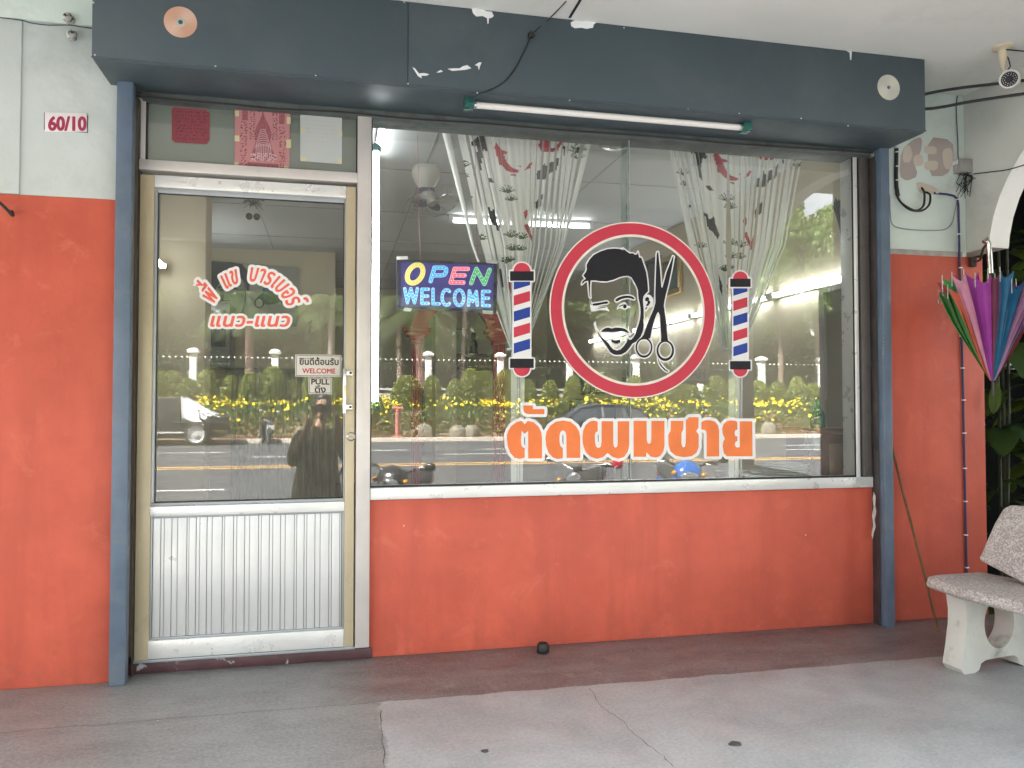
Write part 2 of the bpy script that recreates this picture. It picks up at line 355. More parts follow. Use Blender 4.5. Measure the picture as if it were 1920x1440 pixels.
# ------------------------------------------------------------------ the shop building
CZ = 2.715; shop = thing('shop_building', 'barber shop front with orange lower walls, grey fascia and deep white porch ceiling', 'shop', (0, 0, 0))
XL, XM0, XM1, XR = fx(256, 800), fx(668, 700), fx(694, 700), fx(1629, 600)
ZS, ZB = fz(1160, 904), fz(1160, 925)              # sill top, sill bottom
ZT = fz(668, 205)                                    # underside of header
lw = MB().box(-7, -.845, -.09, .2, 0, 1.905, 0).box(-7, -.845, -.086, .2, 1.905, 2.9, 1)
lw.box(-7, -.845, -.105, -.086, 2.59, CZ, 2)
lw.box(-3.0, fx(38, 200, -.1), -.098, -.086, 1.905, 2.59, 1)
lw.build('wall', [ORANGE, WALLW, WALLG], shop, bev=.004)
rwl = MB().box(2.665, 3.325, 0, .2, 0, 1.862, 0).box(2.665, 3.23, .004, .2, 1.862, 2.9, 1).box(2.69, 3.2, -.003, .01, 1.858, 1.886, 2)
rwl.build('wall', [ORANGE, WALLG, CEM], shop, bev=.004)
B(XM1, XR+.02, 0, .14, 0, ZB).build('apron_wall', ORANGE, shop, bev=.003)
# arch wall of the porch end
AX0, AX1 = 3.23, 3.40
ins = [(-.14, 1.885), (-.143, 1.9)]+[(-1.25+1.11*math.cos(t), 1.85+.78*math.sin(t)) for t in np.linspace(.12, math.pi-.02, 26)]+[(-2.37, 1.8), (-2.37, -.45)]
strip = [(.2, 1.885)]+ins                       # inner edge of the opening, from the shop to the street
ar = MB(); AX1 = 3.35
for X0 in (AX0, AX1):
    k = len(strip)
    vs = [(X0, a, b) for a, b in strip]+[(X0, a, CZ+.1) for a, b in strip]
    ar.add(vs, [(i, i+1, k+i+1, k+i) for i in range(k-1)], 0)
    ar.add([(X0, -2.37, -.45), (X0, -2.42, -.45), (X0, -2.42, CZ+.1), (X0, -2.37, CZ+.1)], [(0, 1, 2, 3)], 0)
for i in range(len(strip)-1):
    (a, b), (c, d) = strip[i], strip[i+1]
    ar.add([(AX0, a, b), (AX1, a, b), (AX1, c, d), (AX0, c, d)], [(0, 1, 2, 3)], 0 if i == 0 else 2)
ar.add([(AX0, -2.42, -.45), (AX1, -2.42, -.45), (AX1, -2.42, CZ+.1), (AX0, -2.42, CZ+.1)], [(0, 1, 2, 3)], 0)
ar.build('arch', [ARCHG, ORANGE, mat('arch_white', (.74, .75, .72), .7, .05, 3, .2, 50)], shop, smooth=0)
B(3.37, 3.62, -1.33, -.75, -.45, CZ+.1).build('added_pier', mat('added_pier_green', (.14, .17, .15), .8, .15, 3), shop, bev=.01)  # dark pier put in out of view so the window reflects something dark
B(3.0, 7.4, -2.3, 8, CZ+.13, CZ+.5).build('added_side_roof', mat('roof_concrete', (.35, .34, .32), .85, .2), shop)  # unseen roof added over the garden to cut light from the side
lk_ = thing('added_locker', 'dark grey locker added beside the bench to darken the glass reflection', 'locker', (3.1, -.80, 0)); MB().box(-.1, .1, -.155, .155, .03, 1.66).build('case', mat('locker_grey', (.05, .045, .04), .5, .15), lk_, bev=.006)  # invented locker, placed to keep this part of the reflection dark
MB().box(-.106, -.1, -.14, .14, .06, 1.62).build('locker_door', mat('locker_grey2', (.065, .055, .045), .45, .15), lk_, bev=.004); MB().box(-.115, -.106, .09, .11, .8, .92).build('handle', BLACKR, lk_, bev=.002)
# porch ceiling, beam, roof
cl = MB().box(-7, 3.42, -2.6, -.0, CZ, CZ+.12)
cl.build('ceiling', CEILW, shop)
sea = MB()
p0, p1 = atz(1068, 33, CZ), atz(1088, 0, CZ); dd = (p1-p0); 
sea.add([Vector(p0)+Vector((-.006, 0, -.001)), Vector(p0)+Vector((.006, 0, -.001)), Vector(p0+dd*6)+Vector((.006, 0, -.001)), Vector(p0+dd*6)+Vector((-.006, 0, -.001))], [(0, 1, 2, 3)])
sea.build('ceiling_seam', BLACKR, shop)
B(-7, 3.42, -2.72, -2.6, 2.30, CZ+.5).build('porch_beam', WALLW, shop, bev=.01)
av = MB(); n_ = 60
av.loft([[Vector((-7+10.42*i/n_, y+.012*math.sin(i*1.9)*k, z)) for i in range(n_+1)] for y, z, k in ((-2.725, 2.5, 0), (-2.80, 2.2, .6), (-2.83, 1.96, 1), (-2.822, 1.96, 1), (-2.79, 2.2, .6), (-2.722, 2.5, 0))], cap=False, close=False)
av.build('added_valance', mat('added_canvas', (.16, .20, .17), .8, .12, 3), shop, smooth=50)  # canvas sheet added to keep bright sky out of the glass reflection
B(-7, 3.42, -2.6, 8, CZ+.12, CZ+.55).build('roof', mat('roof_concrete', (.35, .34, .32), .85, .2), shop)
# fascia box over the shop front
FY = -.33; fl = fx(172, 60, FY); fr = fx(1735, 180, FY); FZ = 2.372
fb = MB().box(fl, fx(765, 100, FY)-.0006, FY, -.012, FZ, CZ-.001).box(fx(765, 100, FY)+.0006, fr, FY, -.012, FZ, CZ-.001)
fb.box(fl+.004, fr-.004, FY+.006, -.016, FZ-.006, FZ+.01, 0)
fb.build('fascia', [FASC], shop, bev=.003)
lip = MB()
lip.tube([Vector((fl, FY-.001, FZ+.001)), Vector((fr, FY-.001, FZ+.001))], .003, 6)
lip.build('fascia_lip', FASC, shop)
RIV = mat('rivet_metal', (.6, .6, .58), .4)
for px, py in ((178, 103), (404, 124), (592, 142), (765, 157), (895, 174), (1068, 188), (1170, 52), (1290, 205), (1386, 213), (1424, 76), (1502, 222), (758, 4), (1727, 110), (1590, 236), (175, 5)):
    MB().lathe([(.0035, 0), (.003, .002), (.001, .003)], at(px, py, FY), 8, (0, -1, 0)).build('rivet', RIV, shop)
hd = MB().box(-.77, 2.63, -.045, .10, FZ-.032, FZ-.002).box(-.77, 2.63, -.02, .1, ZT-.012, FZ-.034)
hd.build('header', HEAD, shop, bev=.004)
# steel posts and shutter tracks
for (x0, x1, yf, tr) in ((-.838, -.779, -.137, (-.777, XL+.004)), (fx(1656, 700, -.09), fx(1675, 900, -.09), -.092, (XR+.008, fx(1655, 700, -.09)-.002))):
    m = MB().box(x0, x1, yf, yf+.05, .0, FZ-.004); m.build('post', POST, shop, bev=.003)
    t0, t1 = tr; w = t1-t0
    m = MB().box(t0, t1, -.006, .08, .0, FZ-.036)
    for k in range(3):
        m.box(t0+w*(.02+.33*k), t0+w*(.09+.33*k), -.05+(.012*k if x0 < 0 else -.012*k+.02), -.006, .0, FZ-.036)
    m.build('shutter_track', TRACK, shop, bev=.0015)
# window frame and glass
wf = MB().box(XM1+.001, XR, -.02, .12, ZB, ZS)
wf.box(fx(1601, 600), fx(1608.5, 600), -.008, .1, ZS, ZT)
B(fx(1608.5, 600), fx(1612, 600), .0, .1, ZS, ZT).build('frame_gap', BLACKR, shop)
B(fx(1612, 600), XR, -.012, .1, ZS, ZT).build('side_frame', mat('brown_grey_frame', (.085, .076, .072), .5, .12, 7, dirt=(.05, .045, .04), dscale=10), shop, bev=.003)
wf.build('window_frame', ALUW, shop, bev=.003)
XJ = fx(1180, 350); gw0, gw1 = XM1, fx(1601, 600)
for a, b in ((gw0, XJ-.002), (XJ+.002, gw1)):
    B(a, b, 0, .006, ZS-.004, ZT+.004).build('window_pane', GLASS, shop, smooth=0)
B(XJ-.002, XJ+.002, -.0008, .0068, ZS, ZT).build('glass_joint', mat('silicone', (.30, .38, .35), .3), shop)
B(XJ-.03, XJ-.006, .012, .03, ZS, ZT).build('glass_fin', glassmat('edge_glass', 1.2, (.80, .88, .84)), shop)
gk = MB().box(gw0, gw1, -.005, -.0006, ZS, ZS+.008).box(gw0, gw0+.006, -.005, -.0006, ZS, ZT).box(gw1-.006, gw1, -.005, -.0006, ZS, ZT)
gk.build('gasket', BLACKR, shop)
# mullion, jamb, transom bar
ml = MB().box(XM0, XM1, -.03, .08, .052, ZT).box(XL-.001, fx(274, 240), -.012, .08, fz(460, 325), ZT); ml.build('mullion', ALU, shop, bev=.003)
B(XL-.001, XM0, -.028, .08, fz(462, 333), fz(462, 314)).build('transom_bar', ALU, shop, bev=.003)
tp0, tp1, tz0, tz1 = fx(274, 240), XM0, fz(462, 314), ZT
B(tp0, tp1, .004, .009, tz0, tz1).build('transom_pane', GLASS, shop, smooth=0)
B(tp0, tp1, .016, .02, tz0, tz1).build('transom_backing', mat('grey_green_film', (.21, .25, .22), .7, .08, 3), shop)
for _a, _b in ((tp0, tp0+.006), (tp1-.006, tp1)): B(_a, _b, -.004, .004, tz0, tz1).build('transom_gasket', BLACKR, shop)
# door threshold
MB().box(XL-.02, XM1+.012, -.012, .1, 0, .045).build('threshold', MAROON, shop, bev=.004)
B(XL, XM0, -.02, .08, .045, .057).build('door_sill', BEAD, shop, bev=.002)
# room
PI_ = MB()
rm = MB().box(-1.4, -1.25, .2, 7.7, 0, CZ).box(3.0, 3.2, .2, 7.7, 0, CZ).box(-1.4, 3.2, 7.5, 7.7, 0, CZ).box(-1.25, .02, 5.0, 7.5, 0, CZ)
rm.box(-1.4, -.78, .1, .22, 0, CZ).box(2.66, 3.2, .1, .22, 0, CZ).box(-.78, 2.66, .12, .2, FZ, CZ)
rm.box(-1.25, -.93, 2.75, 3.05, 0, CZ)
rm.box(1.28, 1.55, 6.6, 6.9, 0, CZ)
rm.build('inner_wall', mat('room_cream', (.56, .50, .37), .75, .06, 1.2, .15, 40, dirt=(.42, .37, .27), dscale=.9), shop, bev=.004)
B(-1.4, 3.2, .12, 7.6, CZ-.02, CZ+.1).build('inner_ceiling', mat('room_ceiling', (.45, .47, .46), .8, .06, .8), shop)
sm_ = MB()
for y in (.7, 1.9, 3.1, 4.3, 5.5, 6.7): sm_.box(-1.25, 3.0, y-.004, y+.004, CZ-.0225, CZ-.0195)
for x in (-.6, .6, 1.8): sm_.box(x-.003, x+.003, .2, 7.5, CZ-.0225, CZ-.0195)
sm_.build('inner_ceiling_seam', mat('seam_dark', (.24, .24, .23), .8), shop)
B(-1.25, 3.0, .1, 7.5, -.02, .04).build('inner_floor', mat('room_tile', (.16, .14, .12), .35, .1, 2), shop)

# ---- door leaf
d = shop; s1 = fx(286, 800); sg0, sg1 = fx(293.5, 650), fx(644.5, 650); s2 = fx(647, 700)
zt = fz(466, 341); zt1 = fz(466, 363); zg1 = fz(466, 372); zg0 = fz(466, 938); zm1 = fz(466, 944); zm0 = fz(466, 962); zk1 = fz(466, 966); zk0 = fz(466, 1184); zb1 = fz(466, 1188)
D = MB()
D.box(XL+.006, s1, -.022, .02, .058, zt, 1).box(s2, XM0-.007, -.022, .02, .058, zt, 1)
D.box(s1, s2, -.024, .02, zt1, zt, 0).box(s1-.003, s2, -.026, .02, zm0, zm1, 0).box(s1-.003, s2, -.024, .02, .060, zb1, 0)
D.box(s1, sg0, -.014, .018, zg0, zt1, 2).box(sg1, s2, -.014, .018, zg0, zt1, 2).box(sg0, sg1, -.0142, .018, zg1, zt1, 2).box(s1, s2, -.014, .018, zm1, zg0, 2)
D.box(s1, s1+.008, -.014, .018, zb1, zm0, 2).box(s2-.008, s2, -.014, .018, zb1, zm0, 2).box(s1+.008, s2-.008, -.0142, .018, zk1, zm0, 2).box(s1+.008, s2-.008, -.0142, .018, zb1, zk0, 2)
door = D.build('door', [ALUW, BEIGE, BEAD], shop, bev=.0025)
B(sg0, sg1, -.003, .003, zg0, zg1).build('door_pane', GLASS, door, smooth=0)
MB().box(sg0, sg0+.004, -.006, -.0032, zg0, zg1).box(sg1-.004, sg1, -.006, -.0032, zg0, zg1).box(sg0, sg1, -.006, -.0032, zg0, zg0+.004).box(sg0, sg1, -.006, -.0032, zg1-.004, zg1).build('door_gasket', BLACKR, door)
kp = MB(); x = s1+.010; i = 0; kx1 = s2-.010; rr = random.Random(3)
while x < kx1-.004:
    w = (.032, .013, .030, .022, .034, .010)[i % 6]*rr.uniform(.85, 1.15); w = min(w, kx1-x); kp.box(x, x+w-.0022, -.0105+(.0035 if i % 2 else 0), 0, zk0+.001, zk1-.001); x += w; i += 1
kp.box(s1+.008, s2-.008, -.004, .002, zk0, zk1, 1)
kp.build('kick_panel', [mat('panel_aluminium', (.63, .64, .64), .36, .06, 3, .05, 60, metal=.25), mat('panel_groove', (.22, .23, .22), .6)], door, bev=.0012)
hx = fx(647, 740); hz0, hz1 = fz(647, 775), fz(647, 692)
hb = MB().box(hx-.010, hx+.004, -.052, -.038, hz0, hz1)
for z in (fz(660, 700), fz(660, 763)): hb.box(hx-.002, hx+.030, -.044, -.022, z-.011, z+.011); hb.cyl((hx+.022, -.0445, z), (hx+.022, -.047, z), .0055, n=12, mi=1)
hb.build('handle', [mat('polished_steel', (.72, .70, .66), .22, .05, metal=.9), BLACKR], door, bev=.002)
lk = MB().lathe([(.019, 0), (.019, .004), (.015, .007), (.0145, .005), (.006, .005), (.0055, .009), (.001, .009)], (fx(658, 818), -.022, fz(658, 818)), 24, (0, -1, 0))
lk.build('lock', mat('lock_metal', (.42, .40, .36), .3, .05, metal=.8), door)

# ------------------------------------------------------------------ vinyl decals on the glass
WV = decal('white_vinyl', (.74, .74, .74)); RV = decal('red_vinyl', (.52, .045, .075)); BV = decal('black_vinyl', (.014, .014, .019)); BLV = decal('blue_vinyl', (.022, .055, .30)); OV = decal('orange_vinyl', (.78, .20, .06), .08); SV = decal('salmon_vinyl', (.74, .13, .085))
Y0, Y1, Y2 = -.0012, -.0018, -.0024
def z8(p): return [(1070+x/8, 440+y/8) for x, y in p]
def z96(p): return [(1090+x/9.6, 550+y/9.6) for x, y in p]
# barber poles
def barber_pole(label, cx, w, y0, y1, capw, tops, bots, slope):
    t = thing('barber_pole_decal', label, 'decal', at(cx, (y0+y1)/2, Y0), group='barber pole decals on the window')
    off = t.location.copy(); f = lambda Y: (lambda x, y: Vector(at(x, y, Y))-off)
    x0, x1 = cx-w/2, cx+w/2
    top = [(cx-capw/2, tops[0]), (cx+capw/2, tops[0]), (cx+capw/2, tops[1]), (cx-capw/2, tops[1])]
    bot = [(cx-capw/2, bots[0]), (cx+capw/2, bots[0]), (cx+capw/2, bots[1]), (cx-capw/2, bots[1])]
    d1 = ellipse(cx, tops[0], w*.52, w*.52, 24, 180, 360); d2 = ellipse(cx, bots[1], w*.5, w*.5, 24, 0, 180)
    body = [(x0, y0), (x1, y0), (x1, y1), (x0, y1)]
    shape([poly(top), poly(bot), poly(d1), poly(d2), poly(body)], 2.6, .6, f(Y0), MB()).build('white_border', WV, t, smooth=0)
    shape([poly(d1)], 0, .5, f(Y1), MB()).build('red_dome', RV, t, smooth=0); shape([poly(d2)], 0, .5, f(Y1), MB()).build('red_dome', RV, t, smooth=0)
    shape([poly(top)], 0, .6, f(Y2), MB()).build('black_collar', BV, t, smooth=0); shape([poly(bot)], 0, .6, f(Y2), MB()).build('black_collar', BV, t, smooth=0)
    yb = y1-7 if w > 28 else y1-6; H = yb-y0; per = H/5.05
    blue, red = MB(), MB()
    for k in range(-1, 6):
        a = y0+(k-.42)*per*1.1; hgt = per*.70
        q = [(x0, a+slope), (x1, a), (x1, a+hgt), (x0, a+hgt+slope)]
        q = [(x, min(max(y, y0), yb)) for x, y in q]
        if abs(q[3][1]-q[0][1])+abs(q[2][1]-q[1][1]) < 2: continue
        MB().prism(q, f(Y1), (0, -.0002, 0)).build('blue_stripe' if k % 2 == 0 else 'red_stripe', BLV if k % 2 == 0 else RV, t, smooth=0)
barber_pole('taller striped barber pole decal beside the lit open sign', 978.6, 30.5, 528, 672, 44.5, (508.5, 526.5), (672.5, 690), 9)
barber_pole('shorter striped barber pole decal right of the red ring', 1388.2, 26.4, 540.5, 677, 38.5, (522.5, 538), (677, 692.8), 8)
# ring with head and scissors
rc = Vector((1.382, 0, 1.5346)); rg = thing('barber_emblem_decal', 'round red ring decal with bearded man and scissors on the glass', 'decal', rc)
def ring(r0, r1, Y, name, m):
    mb = MB(); n = 96; v = []
    for r in (r0, r1): v += [(r*math.cos(2*math.pi*k/n), Y, r*math.sin(2*math.pi*k/n)) for k in range(n)]
    mb.add(v, [(k, (k+1) % n, n+(k+1) % n, n+k) for k in range(n)]); return mb.build(name, m, rg, smooth=0)
CREAM = decal('cream_vinyl', (.72, .68, .60))
ring(.345, .4157, Y0, 'ring_border', CREAM); ring(.3565, .4095, Y1, 'red_ring', RV)
fo = lambda Y: (lambda x, y: Vector(at(x, y, Y))-rc)
hair = z8([(165, 745), (180, 700), (230, 660), (190, 612), (228, 560), (243, 520), (240, 450), (285, 370), (350, 300), (450, 250), (550, 218), (650, 208), (740, 215), (798, 236), (780, 205), (850, 258), (890, 282), (930, 278), (968, 302), (1000, 292), (1008, 255), (1028, 345), (1060, 345), (1078, 400), (1105, 475), (1132, 560), (1150, 680), (1158, 780), (1160, 850), (1125, 885), (1092, 925), (1084, 980), (1090, 1060), (1096, 1130), (1096, 1250)]) \
    + z96([(1115, 480), (1122, 600), (1105, 690), (1065, 785), (985, 870), (920, 905), (870, 980), (800, 1060), (720, 1102), (640, 1108), (580, 1100), (520, 1060), (475, 985), (415, 895), (355, 815), (305, 730), (285, 670), (330, 745), (365, 795), (430, 845), (490, 905), (530, 965), (580, 1010), (640, 1030), (705, 1012), (765, 950), (815, 880), (838, 800), (860, 835), (895, 835), (940, 790), (980, 720), (1002, 640), (1032, 560), (1057, 460), (1066, 350), (1064, 260), (1050, 180), (1030, 100)]) \
    + z8([(1012, 900), (1010, 835), (985, 770), (950, 700), (912, 640), (862, 618), (790, 622), (720, 642), (640, 678), (540, 702), (440, 698), (370, 688), (300, 688), (292, 760), (291, 880), (298, 945), (284, 930), (276, 850), (268, 760), (264, 692), (215, 700)])
brow1 = sm(z8([(322, 1035), (400, 1025), (480, 1012), (540, 998), (566, 1012), (556, 1034), (480, 1042), (400, 1062), (330, 1066)]))
brow2 = sm(z8([(665, 985), (700, 948), (780, 920), (860, 912), (932, 928), (962, 966), (945, 972), (890, 950), (820, 950), (750, 970), (690, 1006)]))
must = sm(z96([(345, 698), (390, 650), (440, 622), (490, 612), (545, 637), (600, 616), (680, 616), (760, 630), (812, 652), (850, 700), (872, 712), (830, 712), (790, 690), (720, 677), (640, 692), (540, 697), (440, 692)]))
patch = z96([(538, 845), (560, 832), (600, 846), (660, 842), (690, 828), (704, 868), (690, 905), (675, 880), (660, 925), (640, 895), (622, 925), (606, 890), (590, 912), (572, 880), (555, 888)])
lid1 = z8([(378, 1122), (440, 1092), (528, 1082), (528, 1094), (450, 1102)]); temple = z8([(286, 962), (302, 1000), (316, 1060), (300, 1050)])
ear = z96([(1150, 90), (1185, 60), (1225, 90), (1215, 120), (1245, 160), (1222, 200), (1190, 232), (1160, 215), (1192, 180), (1190, 140), (1150, 140)]); ear2 = z96([(1152, 270), (1180, 240), (1185, 262), (1158, 296)])
lid2 = sm(z8([(706, 1098), (740, 1062), (800, 1044), (860, 1050), (892, 1072), (855, 1062), (805, 1056), (755, 1072)])); pup = ellipse(1070+813/8, 440+1080/8, 3.3, 3.3, 20)
whites = [poly(z8([(283, 960), (315, 1000), (325, 1060), (430, 1082), (540, 1074), (560, 1110), (582, 1150), (520, 1132), (420, 1132), (372, 1148), (308, 1152), (292, 1080)])), poly(sm(z8([(687, 1130), (700, 1078), (740, 1040), (800, 1005), (830, 1025), (840, 1040), (895, 1066), (905, 1106), (860, 1098), (842, 1122), (790, 1124), (750, 1104), (716, 1114)]))),
    poly(z96([(222, 545), (256, 495), (272, 590), (322, 720), (300, 740), (245, 640)])), poly(z96([(860, 720), (948, 705), (890, 760), (842, 760)])),
    poly(sm(z96([(1125, 110), (1165, 25), (1235, 20), (1290, 90), (1300, 160), (1285, 245), (1235, 255), (1180, 320), (1140, 340), (1122, 240)]))),
    poly(z96([(515, 860), (540, 828), (620, 838), (700, 822), (716, 880), (690, 935), (640, 945), (580, 925), (535, 900)]))]
rim = [line(z96([(352, 780), (430, 835), (500, 905), (545, 970), (600, 1005), (655, 1015), (715, 985), (775, 925), (815, 850), (830, 760), (790, 715)]))]
blacks = [poly(hair), poly(brow1), poly(brow2), poly(must)]
sc1 = z8([(1298, 262), (1314, 262), (1338, 480), (1360, 790), (1378, 792), (1440, 560), (1512, 380), (1534, 322), (1546, 328), (1522, 480), (1472, 720), (1432, 880), (1406, 1000), (1396, 1080)]) + z96([(1490, 250), (1510, 400), (1527, 520), (1540, 700), (1562, 850), (1430, 860), (1440, 780), (1432, 690), (1424, 550), (1415, 400), (1386, 332), (1352, 380), (1308, 500), (1268, 650), (1240, 810), (1050, 840), (1072, 808), (1120, 745), (1172, 600), (1240, 425), (1300, 292), (1332, 180)]) + z8([(1272, 1000), (1270, 900), (1276, 700), (1282, 500), (1290, 300)])
def er(cx, cy, rx, ry): return [(1090+x/9.6, 550+y/9.6) for x, y in ellipse(cx, cy, rx, ry, 44)]
r1 = ('poly', np.concatenate([segs_of(er(1128, 975, 152, 184)), segs_of(er(1128, 972, 124, 148))])); r2 = ('poly', np.concatenate([segs_of(er(1512, 1030, 158, 188)), segs_of(er(1510, 1022, 122, 148))]))
tail = z96([(1378, 1130), (1400, 1220), (1450, 1300), (1520, 1372), (1568, 1398), (1552, 1414), (1490, 1380), (1420, 1300), (1385, 1215)])
sciss = [poly(sc1), r1, r2, poly(tail)]
mb = shape(blacks, 2.3, .55, fo(Y0), MB())
shape(whites, 0, .45, fo(Y0-.0003), mb); shape(rim, 1.5, .5, fo(Y0-.0002), mb); mb.build('head_border', WV, rg, smooth=0)
mb = shape(blacks, 0, .5, fo(Y2), MB())
for it in (patch, lid1, temple, ear, ear2, lid2, pup): shape([poly(it)], 0, .3, fo(Y2), mb)
mb.build('man_head', BV, rg, smooth=0)
shape(sciss, 2.3, .55, fo(Y1), MB()).build('scissors_border', WV, rg, smooth=0)
shape(sciss, 0, .5, fo(Y2-.0003), MB()).build('scissors', BV, rg, smooth=0)
# large lettering
def q3(p): return [(930+x/7.385, 740+y/7.385) for x, y in p]
def q4(p): return [(1170+x/7.385, 760+y/7.385) for x, y in p]
LET = [q3([(378, 150), (512, 150), (512, 200), (670, 200), (670, 270), (440, 270), (400, 255), (382, 225)]),
 q3([(150, 600), (153, 555), (168, 505), (210, 435), (280, 380), (355, 363), (398, 410), (440, 362), (520, 382), (590, 445), (625, 520), (637, 600), (637, 882), (445, 882), (445, 500), (398, 542), (355, 500), (346, 620), (350, 690), (365, 725), (398, 740), (398, 872), (330, 890), (260, 875), (200, 810), (163, 720)]),
 q3([(685, 600), (700, 510), (750, 430), (830, 375), (930, 357), (1030, 375), (1110, 440), (1152, 510), (1167, 590), (1167, 876), (978, 876), (974, 560), (962, 515), (925, 493), (893, 515), (880, 560), (878, 640), (890, 710), (925, 742), (925, 880), (850, 892), (780, 865), (725, 800), (695, 710)]),
 q3([(1197, 600), (1205, 500), (1240, 420), (1300, 370), (1360, 357), (1408, 375), (1408, 507), (1380, 520), (1368, 570), (1372, 660), (1387, 722), (1420, 740), (1450, 722), (1462, 650), (1462, 368), (1622, 368), (1625, 680), (1635, 722), (1658, 734), (1680, 715), (1685, 660), (1685, 368), (1845, 368), (1845, 700), (1825, 790), (1775, 860), (1700, 887), (1620, 865), (1545, 808), (1480, 867), (1400, 887), (1310, 860), (1240, 790), (1205, 690)]),
 q4([(133, 215), (312, 215), (316, 480), (325, 518), (348, 534), (370, 518), (378, 480), (380, 215), (560, 215), (560, 560), (545, 640), (500, 702), (440, 722), (370, 710), (312, 650), (305, 712), (133, 712)]),
 q4([(650, 215), (822, 215), (822, 330), (797, 385), (795, 520), (805, 570), (825, 583), (845, 570), (855, 520), (858, 205), (905, 163), (1030, 163), (1030, 310), (1000, 358), (1032, 405), (1032, 580), (1005, 655), (940, 702), (830, 718), (720, 700), (645, 640), (617, 550), (612, 410), (646, 350)]),
 q4([(1072, 230), (1120, 209), (1190, 205), (1260, 225), (1303, 280), (1318, 350), (1318, 708), (1145, 708), (1145, 400), (1138, 355), (1112, 338), (1072, 335)]),
 q4([(1360, 320), (1377, 260), (1420, 220), (1480, 207), (1540, 215), (1570, 235), (1570, 335), (1542, 347), (1530, 380), (1540, 425), (1570, 430), (1570, 490), (1542, 510), (1535, 550), (1555, 582), (1603, 582), (1603, 222), (1775, 222), (1780, 705), (1425, 705), (1382, 662), (1366, 560), (1375, 500), (1397, 460), (1367, 400)])]
lc = at(1180, 830, 0); lt = thing('window_lettering', 'large orange Thai lettering with white outline low on the window', 'lettering', lc)
fl_ = lambda Y: (lambda x, y: Vector(at(x, y, Y))-Vector(lc))
items = [poly(l) for l in LET]
shape(items, 5.6, .8, fl_(Y0), MB()).build('white_outline', WV, lt, smooth=0)
for l in LET: shape([poly(l)], 0, .6, fl_(Y1), MB()).build('letter', OV, lt, smooth=0)
# arched shop name and second line on the door glass
dz = at(467, 560, -.0035); dn = thing('door_lettering', 'arched red Thai lettering with white outline on the door glass', 'lettering', dz)
fd = lambda Y: (lambda x, y: Vector(at(x, y, Y))-Vector(dz))
def arc_warp(S, cx, cy, Rm, a0, a1):
    xs = S[:, [0, 2]]; lo, hi = xs.min(), xs.max(); T = np.zeros_like(S)
    for k in (0, 2):
        t = (S[:, k]-lo)/(hi-lo); a = np.radians(a0+(a1-a0)*t); r = Rm+S[:, k+1]
        T[:, k] = cx+r*np.cos(a); T[:, k+1] = cy-r*np.sin(a)
    return T
S = text_segs('พี  แข  บารเบอร', .22, 1.05, 1.12); S2 = text_segs('่', .22); xs = S[:, [0, 2]]
def put(S2, x, y, k=1.0):
    T = S2.copy(); T[:, [0, 2]] = (T[:, [0, 2]]-T[:, [0, 2]].min())*k+x; T[:, [1, 3]] = (T[:, [1, 3]]-T[:, [1, 3]].min())*k+y; return T
S = np.concatenate([S, put(S2, .62, .86), put(text_segs('์', .22), S[:, [0, 2]].max()-.12, .72)])
S[:, [1, 3]] *= 46; S = arc_warp(S, 469, 603, 76, 152, 19)
it = [('poly', S)]
shape(it, 6.0, .6, fd(-.0042), MB()).build('white_outline', WV, dn, smooth=0); shape(it, .9, .4, fd(-.0048), MB()).build('red_letters', SV, dn, smooth=0)
dz = at(468, 602, -.0035); dn2 = thing('door_lettering', 'straight red Thai word repeated with a dash under the arched name', 'lettering', dz)
fd2 = lambda Y: (lambda x, y: Vector(at(x, y, Y))-Vector(dz))
it = [('poly', fit(text_segs('แนว-แนว', .2, 1, 1.05), 395, 612, 543, 593))]
shape(it, 5.4, .6, fd2(-.0042), MB()).build('white_outline', WV, dn2, smooth=0); shape(it, 1.1, .4, fd2(-.0048), MB()).build('red_letters', SV, dn2, smooth=0)
# little plates on the door glass
PLATE = mat('cream_plate', (.56, .53, .47), .4, .04, 4); INK = decal('black_ink', (.03, .03, .03)); REDI = decal('red_ink', (.42, .05, .05))
def plate(name, label, x0, y0, x1, y1, rows, slope=0.0, Y=-.0035, th=.003, m=None, border=True):
    c = at((x0+x1)/2, (y0+y1)/2, Y); f = lambda Yv: (lambda x, y: Vector(at(x, y+slope*(x-x0), Yv))-Vector(c))
    MBp = MB().prism([(x0, y0), (x1, y0), (x1, y1), (x0, y1)], f(Y), (0, -th, 0)); t = MBp.build(name, m or PLATE, bev=.0006, loc=c)
    tag(t, label, 'sign')
    if border:
        q = [(x0+2, y0+2), (x1-2, y0+2), (x1-2, y1-2), (x0+2, y1-2)]
        shape([('line', segs_of(q))], .45, .35, f(Y-th-.0003), MB()).build('border_line', INK, t, smooth=0)
    for kind, body, a, b, cc, dd, mm, dil in rows:
        SS = body if not isinstance(body, str) else text_segs(body)
        shape([('poly', fit(SS, a, b, cc, dd))], dil, .3, f(Y-th-.0004), MB()).build(kind, mm, t, smooth=0)
    return t
SSn = text_segs('ยินดีต้อนรับ')
plate('welcome_sign', 'cream door sign reading Welcome in red under Thai text', 553.5, 664.5, 640, 706, [('lettering', SSn, 562, 683.5, 634.5, 669.5, INK, .45), ('lettering', 'WELCOME', 567, 699.5, 628.5, 690.5, REDI, .35)], .012)
plate('pull_sign', 'small cream door sign reading Pull with Thai word below', 578.5, 708, 622.5, 738.5, [('lettering', 'PULL', 584, 720.5, 617.5, 711, INK, .5), ('lettering', text_segs('ดึง'), 590.5, 735.5, 610.5, 722.5, INK, .5)], .012)
